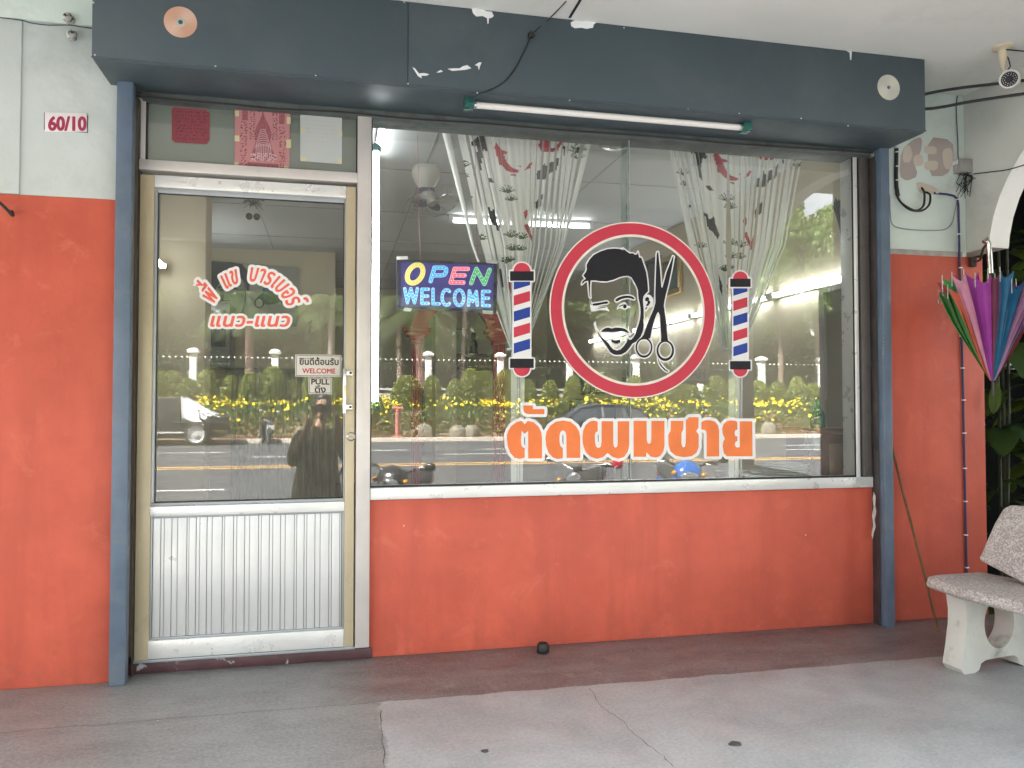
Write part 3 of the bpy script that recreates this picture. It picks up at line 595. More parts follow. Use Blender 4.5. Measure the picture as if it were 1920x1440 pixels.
plate('house_number_plate', 'white plate with red house number 60/10 on the left wall', 85, 211.5, 163.5, 247.5, [('digits', '60/10', 91.5, 244, 161, 219, mat('red_digits', (.30, .02, .06), .45), 1.5)], .005, -.086, .006, mat('plate_white', (.66, .62, .62), .5, .06, 6, dirt=(.4, .3, .3), dscale=18, dcut=(.62, .75)), False)
_pl = bpy.data.objects['house_number_plate']; MB().box(-.079, .079, -.003, -.0005, -.0365, .0335).build('backing', mat('plate_edge', (.10, .09, .09), .8, .3, 30), _pl, bev=.001)
# papers taped inside the transom
TAPE = mat('yellowed_tape', (.52, .48, .28), .4, .1)
def paper(name, label, pts, m, Y=.0035):
    c = at(*np.mean(pts, 0), Y); o = MB().prism(pts, lambda x, y: Vector(at(x, y, Y))-Vector(c), (0, -.0006, 0)).build(name, m, loc=c, smooth=0); tag(o, label, 'paper'); return o, (lambda Yv: (lambda x, y: Vector(at(x, y, Yv))-Vector(c)))
rr = random.Random(11)
def scribble(x0, y0, x1, y1, rows, cols, skew=.0, size=1.0):
    out = []
    for i in range(rows):
        for j in range(cols):
            cx = x0+(x1-x0)*(j+.5)/cols+rr.uniform(-1, 1); cy = y0+(y1-y0)*(i+.5)/rows+skew*(cx-x0)+rr.uniform(-.6, .6)
            if rr.random() < .12: continue
            p = [(cx+rr.uniform(-2.4, 2.4)*size, cy+rr.uniform(-1.9, 1.9)*size) for _ in range(4)]; out.append(line(p))
    return out
o, f = paper('red_paper_slip', 'dark red paper with faded writing taped in the transom glass', [(322, 206), (326, 201), (386, 206), (393, 213), (393, 262), (387, 270), (328, 267), (322, 262)], mat('red_paper', (.24, .05, .06), .7, .1, 6))
shape(scribble(328, 206, 390, 262, 9, 11, .04, 1.1), .42, .35, f(.0026), MB()).build('writing', mat('faded_ink', (.11, .02, .03), .7), o, smooth=0)
o, f = paper('pink_charm_paper', 'pink printed charm paper with seated figure taped in the transom', [(440, 197), (544, 206), (542, 321), (440, 313)], mat('pink_paper', (.42, .19, .19), .7, .06, 5))
it = scribble(450, 226, 464, 310, 16, 2, .05, 1.3)+scribble(523, 232, 536, 316, 16, 2, .05, 1.3)+scribble(467, 205, 480, 262, 14, 2, .05)+scribble(510, 210, 521, 262, 14, 2, .05)+scribble(478, 200, 515, 210, 2, 8, .06)
shape(it, .5, .4, f(.0026), MB()).build('writing', mat('maroon_ink', (.17, .035, .045), .7), o, smooth=0)
fig = [poly(sm([(493, 204), (497, 222), (505, 236), (510, 250), (506, 266), (512, 284), (520, 302), (468, 300), (474, 282), (480, 264), (477, 248), (482, 234), (489, 222)], 1)), poly([(454, 202), (465, 203), (465, 226), (454, 225)]), poly([(523, 208), (534, 209), (534, 233), (523, 232)]), poly([(464, 304), (522, 308), (522, 319), (464, 315)])]
shape(fig, 0, .5, f(.0027), MB()).build('printed_figure', mat('maroon_print', (.27, .085, .095), .7, .4, 160), o, smooth=0)
it = [line(ellipse(493, 242+5*k, 4+1.6*k, 4+.8*k, 14, 200, 340)) for k in range(1, 9)]+[line([(482+3*k, 270), (478+4*k, 300)]) for k in range(9)]+scribble(470, 286, 520, 302, 4, 9, .03, 1.4)
shape(it, .5, .4, f(.0022), MB()).build('figure_lines', mat('pale_print', (.50, .36, .36), .7), o, smooth=0)
for q in ([(441, 208), (448, 208), (448, 218), (441, 218)], [(440, 254), (449, 254), (449, 265), (440, 265)], [(538, 219), (545, 220), (545, 233), (538, 232)], [(537, 262), (546, 261), (546, 278), (537, 277)], [(439, 304), (447, 304), (447, 315), (439, 314)], [(533, 311), (541, 312), (541, 321), (533, 320)]):
    MB().prism(q, f(.0024), (0, -.0003, 0)).build('tape', TAPE, o, smooth=0)
o, f = paper('white_notice_paper', 'white paper with faint pink writing taped in the transom', [(563, 209), (641, 215), (641, 308), (563, 302)], mat('aged_white_paper', (.42, .45, .43), .7, .04, 5))
shape(scribble(574, 214, 632, 290, 10, 11, .07, .9), .4, .4, f(.0026), MB()).build('writing', mat('pale_pink_ink', (.47, .38, .37), .7), o, smooth=0)
for q in ([(565, 238), (572, 238), (572, 248), (565, 248)], [(636, 245), (642, 246), (642, 255), (636, 254)], [(564, 294), (575, 295), (574, 303), (564, 302)], [(634, 297), (641, 298), (641, 307), (634, 306)]):
    MB().prism(q, f(.0024), (0, -.0003, 0)).build('tape', TAPE, o, smooth=0)

# ------------------------------------------------------------------ things fixed to the fascia and walls
CABB = mat('black_cable', (.012, .012, .012), .5, .2)
def cable(name, label, pts, r, m, n=6, cat='cable'):
    c = Vector(pts[0]); P = [Vector(p)-c for p in pts]; Q = []
    for i in range(len(P)-1):
        p0 = P[max(i-1, 0)]; p1 = P[i]; p2 = P[i+1]; p3 = P[min(i+2, len(P)-1)]
        for k in range(5):
            t = k/5; Q.append(.5*((2*p1)+(p2-p0)*t+(2*p0-5*p1+4*p2-p3)*t*t+(3*p1-p0-3*p2+p3)*t**3))
    Q.append(P[-1]); return tag(MB().tube(Q, r, n).build(name, m, loc=c), label, cat)

def disc_cd(label, px, py, m, m2):
    c = at(px, py, FY-.001); t = thing('compact_disc', label, 'disc', c)
    mb = MB(); n = 48; v = []
    for r, y in ((.0592, 0), (.0592, -.0014), (.0185, -.0014), (.0185, 0)): v += [(r*math.cos(2*math.pi*k/n), y, r*math.sin(2*math.pi*k/n)) for k in range(n)]
    mb.add(v, [(a*n+k, a*n+(k+1) % n, b*n+(k+1) % n, b*n+k) for a, b in ((0, 1), (1, 2), (2, 3)) for k in range(n)]); mb.build('disc_face', m, t, smooth=0)
    mb = MB(); v = []
    for r, y in ((.0183, -.0006), (.0183, -.0012), (.0085, -.0012), (.0085, -.0004)): v += [(r*math.cos(2*math.pi*k/n), y, r*math.sin(2*math.pi*k/n)) for k in range(n)]
    mb.add(v, [(a*n+k, a*n+(k+1) % n, b*n+(k+1) % n, b*n+k) for a, b in ((0, 1), (1, 2), (2, 3)) for k in range(n)]); mb.build('hub', m2, t, smooth=0)
    return t
def cdmat(name, c1, c2):
    g = G(name); sp = g.n('SeparateXYZ', Vector=g.co()); a = g.n('Math', {'operation': 'ARCTAN2'}, i0=sp.outputs[2], i1=sp.outputs[0]).outputs[0]
    w = g.math('POWER', g.math('ABSOLUTE', g.math('SINE', g.math('ADD', g.math('MULTIPLY', a, 1.0), .8))), 3.0)
    g.set(Base_Color=g.mix(w, c1, c2), Roughness=.28, Metallic=.5, Specular_IOR_Level=.6, Anisotropic=.7); return g.m
disc_cd('copper tinted disc stuck on the grey fascia above the door', 338.5, 41.5, cdmat('copper_disc', (.62, .36, .25), (.72, .50, .40)), mat('disc_hub_grey', (.42, .42, .36), .3))
disc_cd('silver white disc stuck at the far right of the grey fascia', 1666, 164, cdmat('silver_disc', (.62, .60, .54), (.72, .72, .60)), mat('disc_hub_white', (.6, .6, .56), .3))
def flake(label, polys):
    c = at(*np.mean(polys[0], 0), FY); m = shape([poly(p) for p in polys], 0, .4, lambda x, y: Vector(at(x, y, FY-.0006))-Vector(c), MB())
    o = m.build('paint_scrape', mat('scraped_white', (.72, .73, .72), .7, .05, 30), smooth=0, loc=c); tag(o, label, 'paint mark', 'white scrapes on the fascia')
flake('white scrape with a drip at the fascia top edge', [[(884, 15), (905, 17), (912, 21), (922, 22), (926, 30), (921, 34), (917, 34), (916, 44), (914, 45), (913, 34), (905, 30), (893, 31), (887, 25)]])
flake('broad white paint patch right of the ceiling cable', [[(1070, 42), (1078, 38), (1092, 40), (1104, 39), (1121, 41), (1113, 46), (1112, 52), (1100, 54), (1090, 52), (1078, 53), (1071, 49)]])
flake('dotted white scratch line in the middle of the fascia', [[(773, 126), (778, 128), (786, 138), (790, 137), (796, 137), (805, 139), (800, 142), (790, 142), (791, 147), (784, 143)], [(818, 136), (826, 131), (831, 134), (824, 136)], [(839, 129), (850, 128), (862, 128), (868, 124), (876, 122), (884, 128), (872, 131), (860, 132), (848, 133)], [(890, 122), (898, 117), (903, 117), (900, 124), (898, 132), (896, 124)]])
flake('small white hook shaped drip near the fascia right end', [[(1584, 92), (1590, 90), (1598, 92), (1597, 100), (1596, 113), (1594, 112), (1593, 99), (1586, 95)]])
_q = [(1638, 922), (1642, 930), (1641, 948), (1643, 960), (1640, 975), (1642, 988), (1638, 1000), (1636, 1011), (1634, 1002), (1637, 985), (1635, 965), (1638, 950), (1636, 935)]
_c = at(1638, 965, -.052); tag(shape([poly(_q)], 0, .4, lambda x, y: Vector(at(x, y, -.052))-Vector(_c), MB()).build('paint_flake', mat('flaked_pink_white', (.50, .42, .38), .8, .2, 40), smooth=0, loc=_c), 'pale peeling paint strip low on the right shutter track', 'paint mark')
_r = random.Random(5); _it = [line([(1657+_r.uniform(-2.2, 2.2), y+_r.uniform(-2, 2)) for _ in range(4)]) for y in range(622, 664, 4)]; _c = at(1657, 640, -.0935)
tag(shape(_it, .35, .35, lambda x, y: Vector(at(x, y, -.0935))-Vector(_c), MB()).build('marker_scribble', mat('pale_marker', (.22, .25, .29), .6), smooth=0, loc=_c), 'faint pale scribble down the right blue grey post', 'scribble')
cable('header_cable', 'long black cable sagging along the top of the shutter header', [at(250, 180, -.05)]+[at(x, 180+(x-250)*.0772+sg, -.05) for x, sg in ((400, 1), (520, 3), (640, 0), (760, 2.5), (900, 1), (1060, 2), (1220, 1), (1400, 2.5), (1560, 0))]+[at(1636, 287, -.05)], .004, CABB)
# unlit tube under the fascia
ft = thing('outdoor_tube_lamp', 'unlit white fluorescent tube with green end caps under fascia', 'lamp', at(1140, 215, -.25))
def loc_of(t): return lambda p: Vector(p)-t.location
L = loc_of(ft); a, b = at(886, 199, -.25), at(1392, 237, -.25); a[2] = b[2] = (a[2]+b[2])/2
MB().cyl(L(a), L(b), .0135, n=16).build('tube', mat('dead_tube', (.78, .76, .72), .3, .03, 3), ft)
bb = MB(); y0 = -.262; x0, x1 = a[0], b[0]; zz = fz(1140, 203, -.26)
o1 = Vector((0, 0, 0))
bb.box(x0-ft.location.x, x1-ft.location.x, -.016, .016, a[2]+.026-ft.location.z, FZ-.0035-ft.location.z); bb.build('batten', mat('batten_white', (.68, .68, .70), .4, .05), ft, bev=.002)
for x in (x0, x1):
    s = -1 if x == x0 else 1
    cp = MB().box(x-ft.location.x-s*.004, x-ft.location.x+s*.035, -.03, .03, a[2]-.02-ft.location.z, FZ-.004-ft.location.z)
    cp.build('end_cap', mat('green_plastic', (.01, .10, .085), .25, .15, 8, spec=.7), ft, bev=.004)
    MB().cyl((x-ft.location.x-s*.002, 0, a[2]-ft.location.z), (x-ft.location.x-s*.016, 0, a[2]-ft.location.z), .0142, n=14).build('pin_collar', mat('pin_metal', (.6, .6, .6), .3, metal=.8), ft)
cw = cable('lamp_cable', 'thin dark cable from ceiling hole across fascia to tube lamp', [atz(1062, 2, CZ), at(1030, 35, FY-.006), at(1000, 62, FY-.006), at(985, 92, FY-.006), at(965, 130, FY-.005), at(945, 153, FY-.006), at(920, 168, FY-.008), at(894, 178, FY-.02), at(882, 190, -.28)], .0026, CABB)
tp = MB(); c0 = Vector(at(997, 65, FY-.008)); tp.obox((0, 0, 0), (.026, .012, .016), Matrix.Rotation(.7, 3, 'Y')).obox((-.008, -.002, -.006), (.012, .01, .02), Matrix.Rotation(.2, 3, 'Y'))
o = tp.build('cable_tape', CABB, cw, bev=.002); o.location = c0-cw.location
INS = mat('porcelain_dirty', (.42, .43, .40), .35, .3, 30, dirt=(.04, .04, .04), dscale=30, dcut=(.5, .6))
for i, (px, py, lab) in enumerate(((133, 39, 'upper round porcelain knob where the wall wire ends'), (135, 70, 'lower broken porcelain knob on the left wall'))):
    t = thing('wall_insulator', lab, 'insulator', at(px, py, -.105), group='porcelain knobs on the left wall')
    k = MB().lathe([(.017, 0), (.019, .006), (.014, .012), (.015, .02), (.019, .026), (.014, .034), (.004, .036)], (0, 0, 0), 16, (.25 if i else -.25, -1, .1)); k.build('knob', INS, t)
    MB().lathe([(.004, 0), (.004, .042)], (0, 0, 0), 8, (.25 if i else -.25, -1, .1)).build('screw', BLACKR, t)
cable('wall_wire', 'thin dark wire sagging along the top of left wall', [at(-30, 30, -.11), at(0, 33, -.11), at(40, 38, -.11), at(58, 43, -.112), at(90, 47, -.112), at(130, 47, -.13), at(150, 50, -.112), at(172, 53, -.11)], .002, CABB)
cable('hanging_hook', 'black bent hook on the orange wall at left edge', [at(-8, 375, -.12), at(4, 384, -.13), at(16, 396, -.135), at(24, 404, -.125), at(22, 396, -.1)], .006, CABB, cat='hook')
# right wall wiring
cable('power_cable', 'upper thick black power cable behind the security camera', [at(1700, 190, -.12), at(1737, 176, -.14), at(1800, 165, -.2), at(1870, 157, -.32), at(1960, 146, -.5)], .0075, CABB)
cable('power_cable', 'lower thick black power cable below the security camera', [at(1690, 204, -.10), at(1738, 204, -.12), at(1770, 200, -.16), at(1830, 189, -.25), at(1960, 170, -.45)], .0075, CABB)
cd = thing('conduit', 'dark vertical conduit strip with white clips beside the steel post', 'conduit', at(1681, 310, 0))
L = loc_of(cd); MB().tube([L(at(1681, 276, -.008)), L(at(1680, 330, -.008)), L(at(1681, 350, -.008)), L(at(1684, 368, -.01))], .0095, 8).build('pipe', CABB, cd)
for y in (277, 285, 312, 338): MB().obox(L(at(1681, y, -.012)), (.012, .016, .006)).build('clip', WV, cd, bev=.001)
cable('cable_loop', 'larger black cable hoop hanging from the wall hole', [at(1682, 366, -.01), at(1690, 380, -.03), at(1710, 393, -.05), at(1722, 394, -.05), at(1732, 384, -.04), at(1733, 362, -.03), at(1728, 352, .004)], .0055, CABB)
cable('cable_loop', 'outer black cable hoop ending right of the wall hole', [at(1680, 362, -.012), at(1688, 378, -.03), at(1706, 393, -.055), at(1728, 395, -.055), at(1742, 384, -.04), at(1744, 366, -.03), at(1736, 360, .004)], .0055, CABB)
cable('bell_wire', 'thin grey wire looping under the cable hoops', [at(1660, 354, .0), at(1668, 366, -.004), at(1669, 395, -.004), at(1673, 420, -.006), at(1690, 428, -.006), at(1715, 431, -.006), at(1750, 432, -.006), at(1772, 430, -.006), at(1785, 418, -.006), at(1790, 398, -.006), at(1795, 375, -.006), at(1797, 362, -.006)], .0022, mat('grey_wire', (.22, .24, .23), .6))
cable('ceiling_wire', 'thin dark wire dropping from ceiling corner to junction box', [at(1795, 180, -.004), at(1793, 200, -.006), at(1794, 230, -.006), at(1796, 265, -.006), at(1797, 300, -.006), at(1803, 318, -.02)], .0025, CABB)
bc = thing('blue_cable', 'blue cable with white clips running down the orange wall', 'cable', at(1805, 600, 0)); L = loc_of(bc)
BLC = mat('blue_cable_sheath', (.03, .032, .10), .45, .15, 9)
MB().tube([L(at(*p, -.007)) for p in ((1752, 362), (1762, 363), (1775, 364), (1788, 367), (1795, 373), (1797, 385), (1798, 430), (1799, 480), (1801, 530), (1803, 600), (1804, 660), (1806, 740), (1808, 850), (1810, 950), (1812, 1040), (1814, 1110), (1815, 1150))], .0055, 8).build('sheath', BLC, bc)
for px, py in ((1756, 362), (1796, 374), (1798, 439), (1801, 502), (1803, 630), (1804.5, 690), (1807, 750), (1808, 812), (1809, 878), (1810.5, 940), (1811, 1003), (1813, 1064)):
    MB().obox(L(at(px, py, -.007)), (.018, .013, .006)).build('clip', WV, bc, bev=.001)
jb = thing('junction_box', 'small grey junction box in the corner below the camera', 'box', atx(1816, 313, AX0)); 
MB().box(-.075, .0, -.03, .045, -.036, .034).build('cover', mat('box_grey', (.30, .29, .27), .55, .15, 12, dirt=(.55, .55, .52), dscale=14), jb, bev=.005)
MB().box(-.08, -.075, -.012, .03, .008, .028).build('label_patch', mat('white_patch', (.66, .66, .64), .6), jb)
tb = MB()
for k in range(16):
    p = [Vector((random.uniform(-.06, 0), random.uniform(-.03, .04), -.035)), Vector((random.uniform(-.07, 0), random.uniform(-.05, .03), random.uniform(-.10, -.05))), Vector((random.uniform(-.07, -.01), random.uniform(-.04, .02), random.uniform(-.17, -.09)))]
    tb.tube(p, .0018, 5)
tb.build('loose_wires', CABB, jb)
cable('arch_wire', 'thin wire from the junction box across the arch', [atx(1826, 326, AX0-.01), atx(1860, 322, AX0-.01), atx(1890, 318, AX0-.02), atx(1925, 308, AX0-.02)], .003, CABB)
wp = MB()
for q in ([(1690, 280), (1712, 262), (1730, 256), (1726, 290), (1712, 300), (1722, 330), (1700, 340), (1686, 330)], [(1740, 256), (1786, 262), (1790, 300), (1775, 330), (1740, 330)]):
    shape([poly(sm(q))], 0, .8, lambda x, y: at(x, y, .0025), wp, 0)
for q in ([(1694, 275), (1706, 271), (1712, 290), (1706, 305), (1692, 304)], [(1732, 274), (1756, 274), (1756, 290), (1734, 288)], [(1712, 292), (1730, 288), (1732, 310), (1714, 312)], [(1734, 302), (1760, 301), (1757, 320), (1733, 318)], [(1766, 280), (1786, 276), (1786, 318), (1770, 316)], [(1716, 338), (1760, 352), (1752, 366), (1722, 362)]):
    shape([poly(sm(q))], 0, .8, lambda x, y: at(x, y, .0015), wp, 1)
wp.build('paint_patch', [mat('mauve_patch', (.40, .345, .315), .8, .08), mat('cream_patch', (.56, .50, .42), .8, .06)], shop, smooth=0)
# security camera
cc = thing('security_camera', 'white bullet security camera hanging from the porch ceiling', 'camera', atz(1880, 88, CZ)); L = loc_of(cc)
YEL = mat('yellowed_plastic', (.52, .46, .33), .5, .1, 8); tipp = Vector((.0, .0, -.10))
MB().lathe([(.042, 0), (.042, -.008), (.026, -.014), (.0185, -.018), (.017, -.06), (.013, -.075), (.011, -.098)][::-1], (0, 0, 0), 20).build('bracket', YEL, cc)
ax = (Vector(_C)-(cc.location+Vector((.02, -.02, -.165)))); ax.z *= .25; ax = (ax.normalized()+Vector((-.12, 0, -.12))).normalized(); hc = L(atz(1890, 139, CZ-.165))
hc = Vector((.016, -.02, -.158))
MB().lathe([(.02, -.09), (.036, -.085), (.037, 0), (.040, .002), (.041, .03), (.034, .032), (.033, .020)], hc, 28, ax).build('housing', mat('camera_white', (.58, .57, .54), .4, .06), cc)
MB().lathe([(.033, .017), (.033, .021), (.012, .022), (.011, .027), (.003, .027)], hc, 24, ax).build('lens', mat('lens_dark', (.03, .03, .035), .18, .2), cc)
q = Vector((0, 0, 1)).rotation_difference(ax); led = MB()
for k, (rad, n) in enumerate(((.026, 16), (.018, 10))):
    for j in range(n): led.ell(hc+q @ Vector((rad*math.cos(j*2*math.pi/n+k), rad*math.sin(j*2*math.pi/n+k), .0215)), .0022, 6, 4)
led.build('infrared_ring', mat('led_clear', (.5, .5, .5), .2), cc)
MB().tube([(.0, .0, -.098), (.004, -.004, -.118), hc+Vector((0, .01, .034))], .007, 8).build('joint', YEL, cc)
MB().tube([(.012, 0, -.03), (.03, .0, -.05), (.03, -.01, -.09), (.02, .01, -.12)], .003, 6).build('lead', CABB, cc)
cable('camera_lead', 'thin dark lead from the security camera to the right', [atz(1886, 93, CZ-.02), atz(1920, 96, CZ-.02), atz(1960, 99, CZ-.02)], .003, CABB)

# ------------------------------------------------------------------ porch things: umbrella, rod, bench, plants
def gore_umbrella(t, tipz, topz, rad, cols, pw=.92, seed=1, rim_jit=.02):
    """furled umbrella hanging upside down: gathered at the ferrule (low), loose hem on top"""
    r_ = random.Random(seed); n = len(cols); zs = np.linspace(0, 1, 9)
    for k in range(n):
        a0, a1 = 2*math.pi*(k-.12)/n, 2*math.pi*(k+1.12)/n; rows = []
        fold = r_.uniform(.80, .93); hem = topz+r_.uniform(-rim_jit, rim_jit)*2
        for z in zs:
            rr_ = .012+(rad+.012*(k % 2))*(z**pw)*(1+.05*math.sin(z*5+k)); row = []
            for j in range(7):
                u = j/6; a = a0+(a1-a0)*u; w = 1-(1-fold)*math.sin(math.pi*u)*min(1, z*2.2)
                lift = -.028*math.sin(math.pi*u)*z**3
                row.append(Vector((rr_*w*math.cos(a), rr_*w*math.sin(a)*.78, tipz+(hem-tipz)*z+lift)))
            rows.append(row)
        mb = MB(); mb.loft(rows, cap=False, close=False)
        inner = [[p*1.0-Vector((p.x, p.y, 0))*.03 for p in row] for row in rows]
        mb.loft([r[::-1] for r in inner], cap=False, close=False)
        mb.build('canopy_panel', cols[k], t, smooth=60)
        e = rows[-1][0]; MB().tube([e*1.0+Vector((0, 0, -.05)), e+Vector((0, 0, .018))], [.0022, .0016], 6).build('rib_tip', mat('rib_metal', (.6, .6, .6), .3, metal=.8), t)
    MB().cyl((0, 0, tipz-.07), (0, 0, topz+.08), .005, n=10).build('shaft', mat('black_plastic', (.015, .015, .017), .35), t)
ux, uy = 3.085, -.30
un = thing('hanging_umbrella', 'rainbow striped umbrella hanging half folded by its handle', 'umbrella', (ux, uy, 0))
cu = lambda n, c: mat('cloth_'+n, c, .6, .12, 14, .3, 120)
UC = {'violet': (.13, .055, .30), 'green': (.02, .22, .04), 'red': (.40, .04, .04), 'leaf': (.05, .15, .035), 'orange': (.48, .085, .045), 'rust': (.36, .055, .035), 'rose': (.46, .13, .26), 'pink': (.50, .22, .32), 'magenta': (.28, .035, .27), 'purple': (.19, .03, .20), 'plum': (.22, .045, .10), 'blue': (.015, .13, .26), 'mauve': (.42, .24, .42), 'grey': (.3, .3, .32)}
ucols = [cu(k, UC[k]) for k in 'red violet green blue rose orange leaf violet plum red green green leaf green orange pink magenta magenta plum blue blue mauve pink violet green red rust orange'.split()]
gore_umbrella(un, 1.205, 1.665, .225, ucols, seed=5)
MB().tube([(0, 0, 1.70), (-.005, 0, 1.80), (-.008, .0, 1.865), (-.02, 0, 1.885), (-.035, 0, 1.87)], .0115, 12).build('handle', mat('chrome_handle', (.55, .55, .52), .2, .1, metal=.9), un)
MB().cyl((.001, 0, 1.63), (0, 0, 1.72), .019, n=14).build('runner', mat('black_plastic', (.015, .015, .017), .35), un)
hk = thing('wall_bracket', 'dark rusty bracket rod holding the rainbow umbrella', 'bracket', at(1832, 489, -.02)); RST = mat('rust', (.045, .028, .022), .85, .3, 20)
_e = Vector((ux, uy+.01, 1.875))-hk.location; MB().tube([(-.02, .03, -.01), (0, -.02, 0), _e*.55+Vector((0, 0, .01)), _e], .006, 8).build('arm', RST, hk); MB().box(-.035, .0, .0, .03, -.03, .02).build('mount', RST, hk, bev=.004)
_b = at(1587, 440, .30); bk2 = thing('hanging_umbrella', 'black folded umbrella hanging inside the right corner of the window', 'umbrella', (_b[0], .30, 0)); blk = cu('black', (.012, .012, .014))
gore_umbrella(bk2, fz(1587, 500, .30), fz(1587, 372, .30), .052, [blk]*8, 1.5, 9, .008); MB().tube([(0, 0, fz(1587, 380, .30)), (0, 0, fz(1587, 350, .3)), (.01, .02, 2.45), (.01, .03, CZ-.02)], .003, 6).build('strap', blk, bk2)
a, b = Vector(atz(1760, 1185, .006)), Vector(at(1668, 820, -.012))
rod = tag(MB().tube([a, a.lerp(b, .3)+Vector((.002, 0, 0)), a.lerp(b, .7)-Vector((.003, 0, 0)), b, b+(b-a)*.03], .0065, 10).build('iron_rod', mat('rusty_rod', (.13, .06, .022), .75, .35, 18, .3, 90)), 'thin rusty iron rod leaning against the orange wall', 'rod')
o = MB().lathe([(.02, 0), (.028, .004), (.026, .03), (.02, .042), (.006, .044)], atz(1018, 1223, 0), 18).build('door_stop', BLACKR, bev=.002); tag(o, 'small black rubber stop on the floor by the orange wall', 'door stop')
for px, py, r, lab in ((1378, 1396, .018, 'dark squashed scrap on the pale concrete slab'), (910, 1409, .011, 'small dark leaf scrap left on the pale slab edge')):
    c = Vector(atz(px, py, 0)); pts = [(r*(.6+.6*random.random())*math.cos(k*.7)*1.3, r*(.6+.6*random.random())*math.sin(k*.7)) for k in range(9)]
    tag(MB().prism(pts, lambda x, y: (x, y, .001), (0, 0, .0025)).build('litter', mat('litter_dark', (.09, .085, .08), .9, .3, 60), loc=c), lab, 'litter')
# terrazzo bench
g = G('terrazzo'); v = g.n('TexVoronoi', Vector=g.co(), Scale=190); c = g.n('ValToRGB', i0=v.outputs['Color']).outputs[0]
sepc = g.n('SeparateColor', Color=v.outputs['Color']).outputs[0]
base = g.mix(g.ramp(sepc, .35, .45), (.32, .295, .28), (.45, .425, .405)); base = g.mix(g.ramp(sepc, .72, .8), base, (.58, .55, .525))
base = g.mix(g.math('MULTIPLY', g.ramp(g.noise(5, 7, .7), .5, .75), .55), base, (.22, .18, .15)); g.set(Base_Color=base, Roughness=.7); g.bump(v.outputs['Distance'], .35, .003); TERR = g.m
CONC = mat('bench_concrete', (.52, .53, .49), .85, .1, 6, .6, 50, dirt=(.16, .17, .14), dscale=7, dcut=(.56, .75))
def rounded(poly_, it=2): return [tuple(p) for p in sm(poly_, it)]
bench = thing('bench', 'terrazzo concrete bench with white pierced legs beside the arch', 'bench', (2.55, -1.20, 0), R(-84))
def legpart(x):
    prof = rounded([(-.03, 0), (.07, 0), (.085, .045), (.20, .05), (.28, .05), (.295, 0), (.40, 0), (.385, .12), (.36, .22), (.375, .33), (-.005, .33), (.012, .22), (-.008, .10)], 1)
    hole = [(.185+.082*math.cos(t), .19+.105*math.sin(t)) for t in np.linspace(0, 2*math.pi, 28)[:-1]]
    mb = MB()
    for X_, s_ in ((x-.045, 1), (x+.045, 1)):
        shape([('poly', np.concatenate([segs_of(prof), segs_of(hole)]))], 0, .006, lambda u, w: (X_, u, w), mb)
    for lp in (prof, hole):
        k = len(lp); mb.add([(x-.045, u, w) for u, w in lp]+[(x+.045, u, w) for u, w in lp], [(i, (i+1) % k, k+(i+1) % k, k+i) for i in range(k)])
    return mb.build('leg', CONC, bench, smooth=30)
legpart(-.50); legpart(.52)
seat = MB(); sp_ = [(-.07, .315), (-.078, .335), (-.062, .362), (.0, .366), (.30, .362), (.32, .345), (.31, .318)]
rings = []
for x in np.linspace(-.62, .72, 8):
    e = min(1, (x+.62)/.03+.8) if x < 0 else 1; rings.append([Vector((x, .15+(u-.15)*e, w)) for u, w in sp_])
seat.loft(rings); seat.build('seat', TERR, bench, bev=.012, seg=3)
bkp = MB(); P0, P1 = Vector((0, .215, .358)), Vector((0, .345, .80)); dirb = (P1-P0).normalized(); nb = Vector((0, -dirb.z, dirb.y))
out = rounded([(-.585, 0), (.62, 0), (.58, .29), (.54, .325), (-.46, .325), (-.515, .29)], 1)
bkp.prism(out, lambda u, w: Vector((u, 0, 0))+P0+dirb*w+nb*.03, nb*-.06); bkp.build('backrest', TERR, bench, bev=.012, seg=3)

# leafy things
def leafmat(name, c, c2, sheen=.25, em=None):
    if name in MATS: return MATS[name]
    g = G(name); oi = g.n('ObjectInfo'); gi = g.n('NewGeometry')
    f = g.ramp(g.noise(3.0, 3), .35, .65); rnd = gi.outputs['Random Per Island']
    col = g.mix(g.math('ADD', g.math('MULTIPLY', f, .5), g.math('MULTIPLY', rnd, .5)), c, c2)
    g.set(Base_Color=col, Roughness=.5, Specular_IOR_Level=.35)
    tl = g.n('BsdfTranslucent', Color=g.mix(.5, col, (.25, .35, .03))); ms = g.n('MixShader', i0=sheen); g.t.links.new(g.b.outputs[0], ms.inputs[1]); g.t.links.new(tl.outputs[0], ms.inputs[2]); g.t.links.new(ms.outputs[0], g.out.inputs[0])
    MATS[name] = g.m; return g.m
LDARK = leafmat('leaf_dark', (.012, .032, .010), (.035, .075, .018)); LMID = leafmat('leaf_mid', (.035, .075, .016), (.11, .165, .04)); LYEL = leafmat('leaf_yellowish', (.15, .19, .05), (.32, .35, .10)); LPALM = leafmat('leaf_palm', (.03, .06, .018), (.10, .13, .04))
BARK = mat('bark', (.17, .13, .10), .9, .3, 9, .6, 30); PBARK = mat('palm_bark', (.40, .33, .28), .9, .2, 7, .6, 30); PINKB = mat('pink_bark', (.42, .27, .23), .9, .15, 4, .4, 25)
def leaf_mesh(centres, size, rng, up=.3, jit=.35, asp=.5):
    """many small folded leaf quads at the given centres"""
    n = len(centres); d = rng.normal(size=(n, 3)); d[:, 2] += up; d /= np.linalg.norm(d, axis=1)[:, None]
    a = np.cross(d, rng.normal(size=(n, 3))); a /= np.linalg.norm(a, axis=1)[:, None]; b = np.cross(d, a)
    s = size*(1+jit*rng.normal(size=(n, 1))).clip(.4, 2)
    q = np.stack([centres-a*s, centres-b*s*asp+d*s*.12, centres+a*s, centres+b*s*asp+d*s*.12], 1).reshape(-1, 3)
    f = np.arange(4*n).reshape(n, 4); return q, f
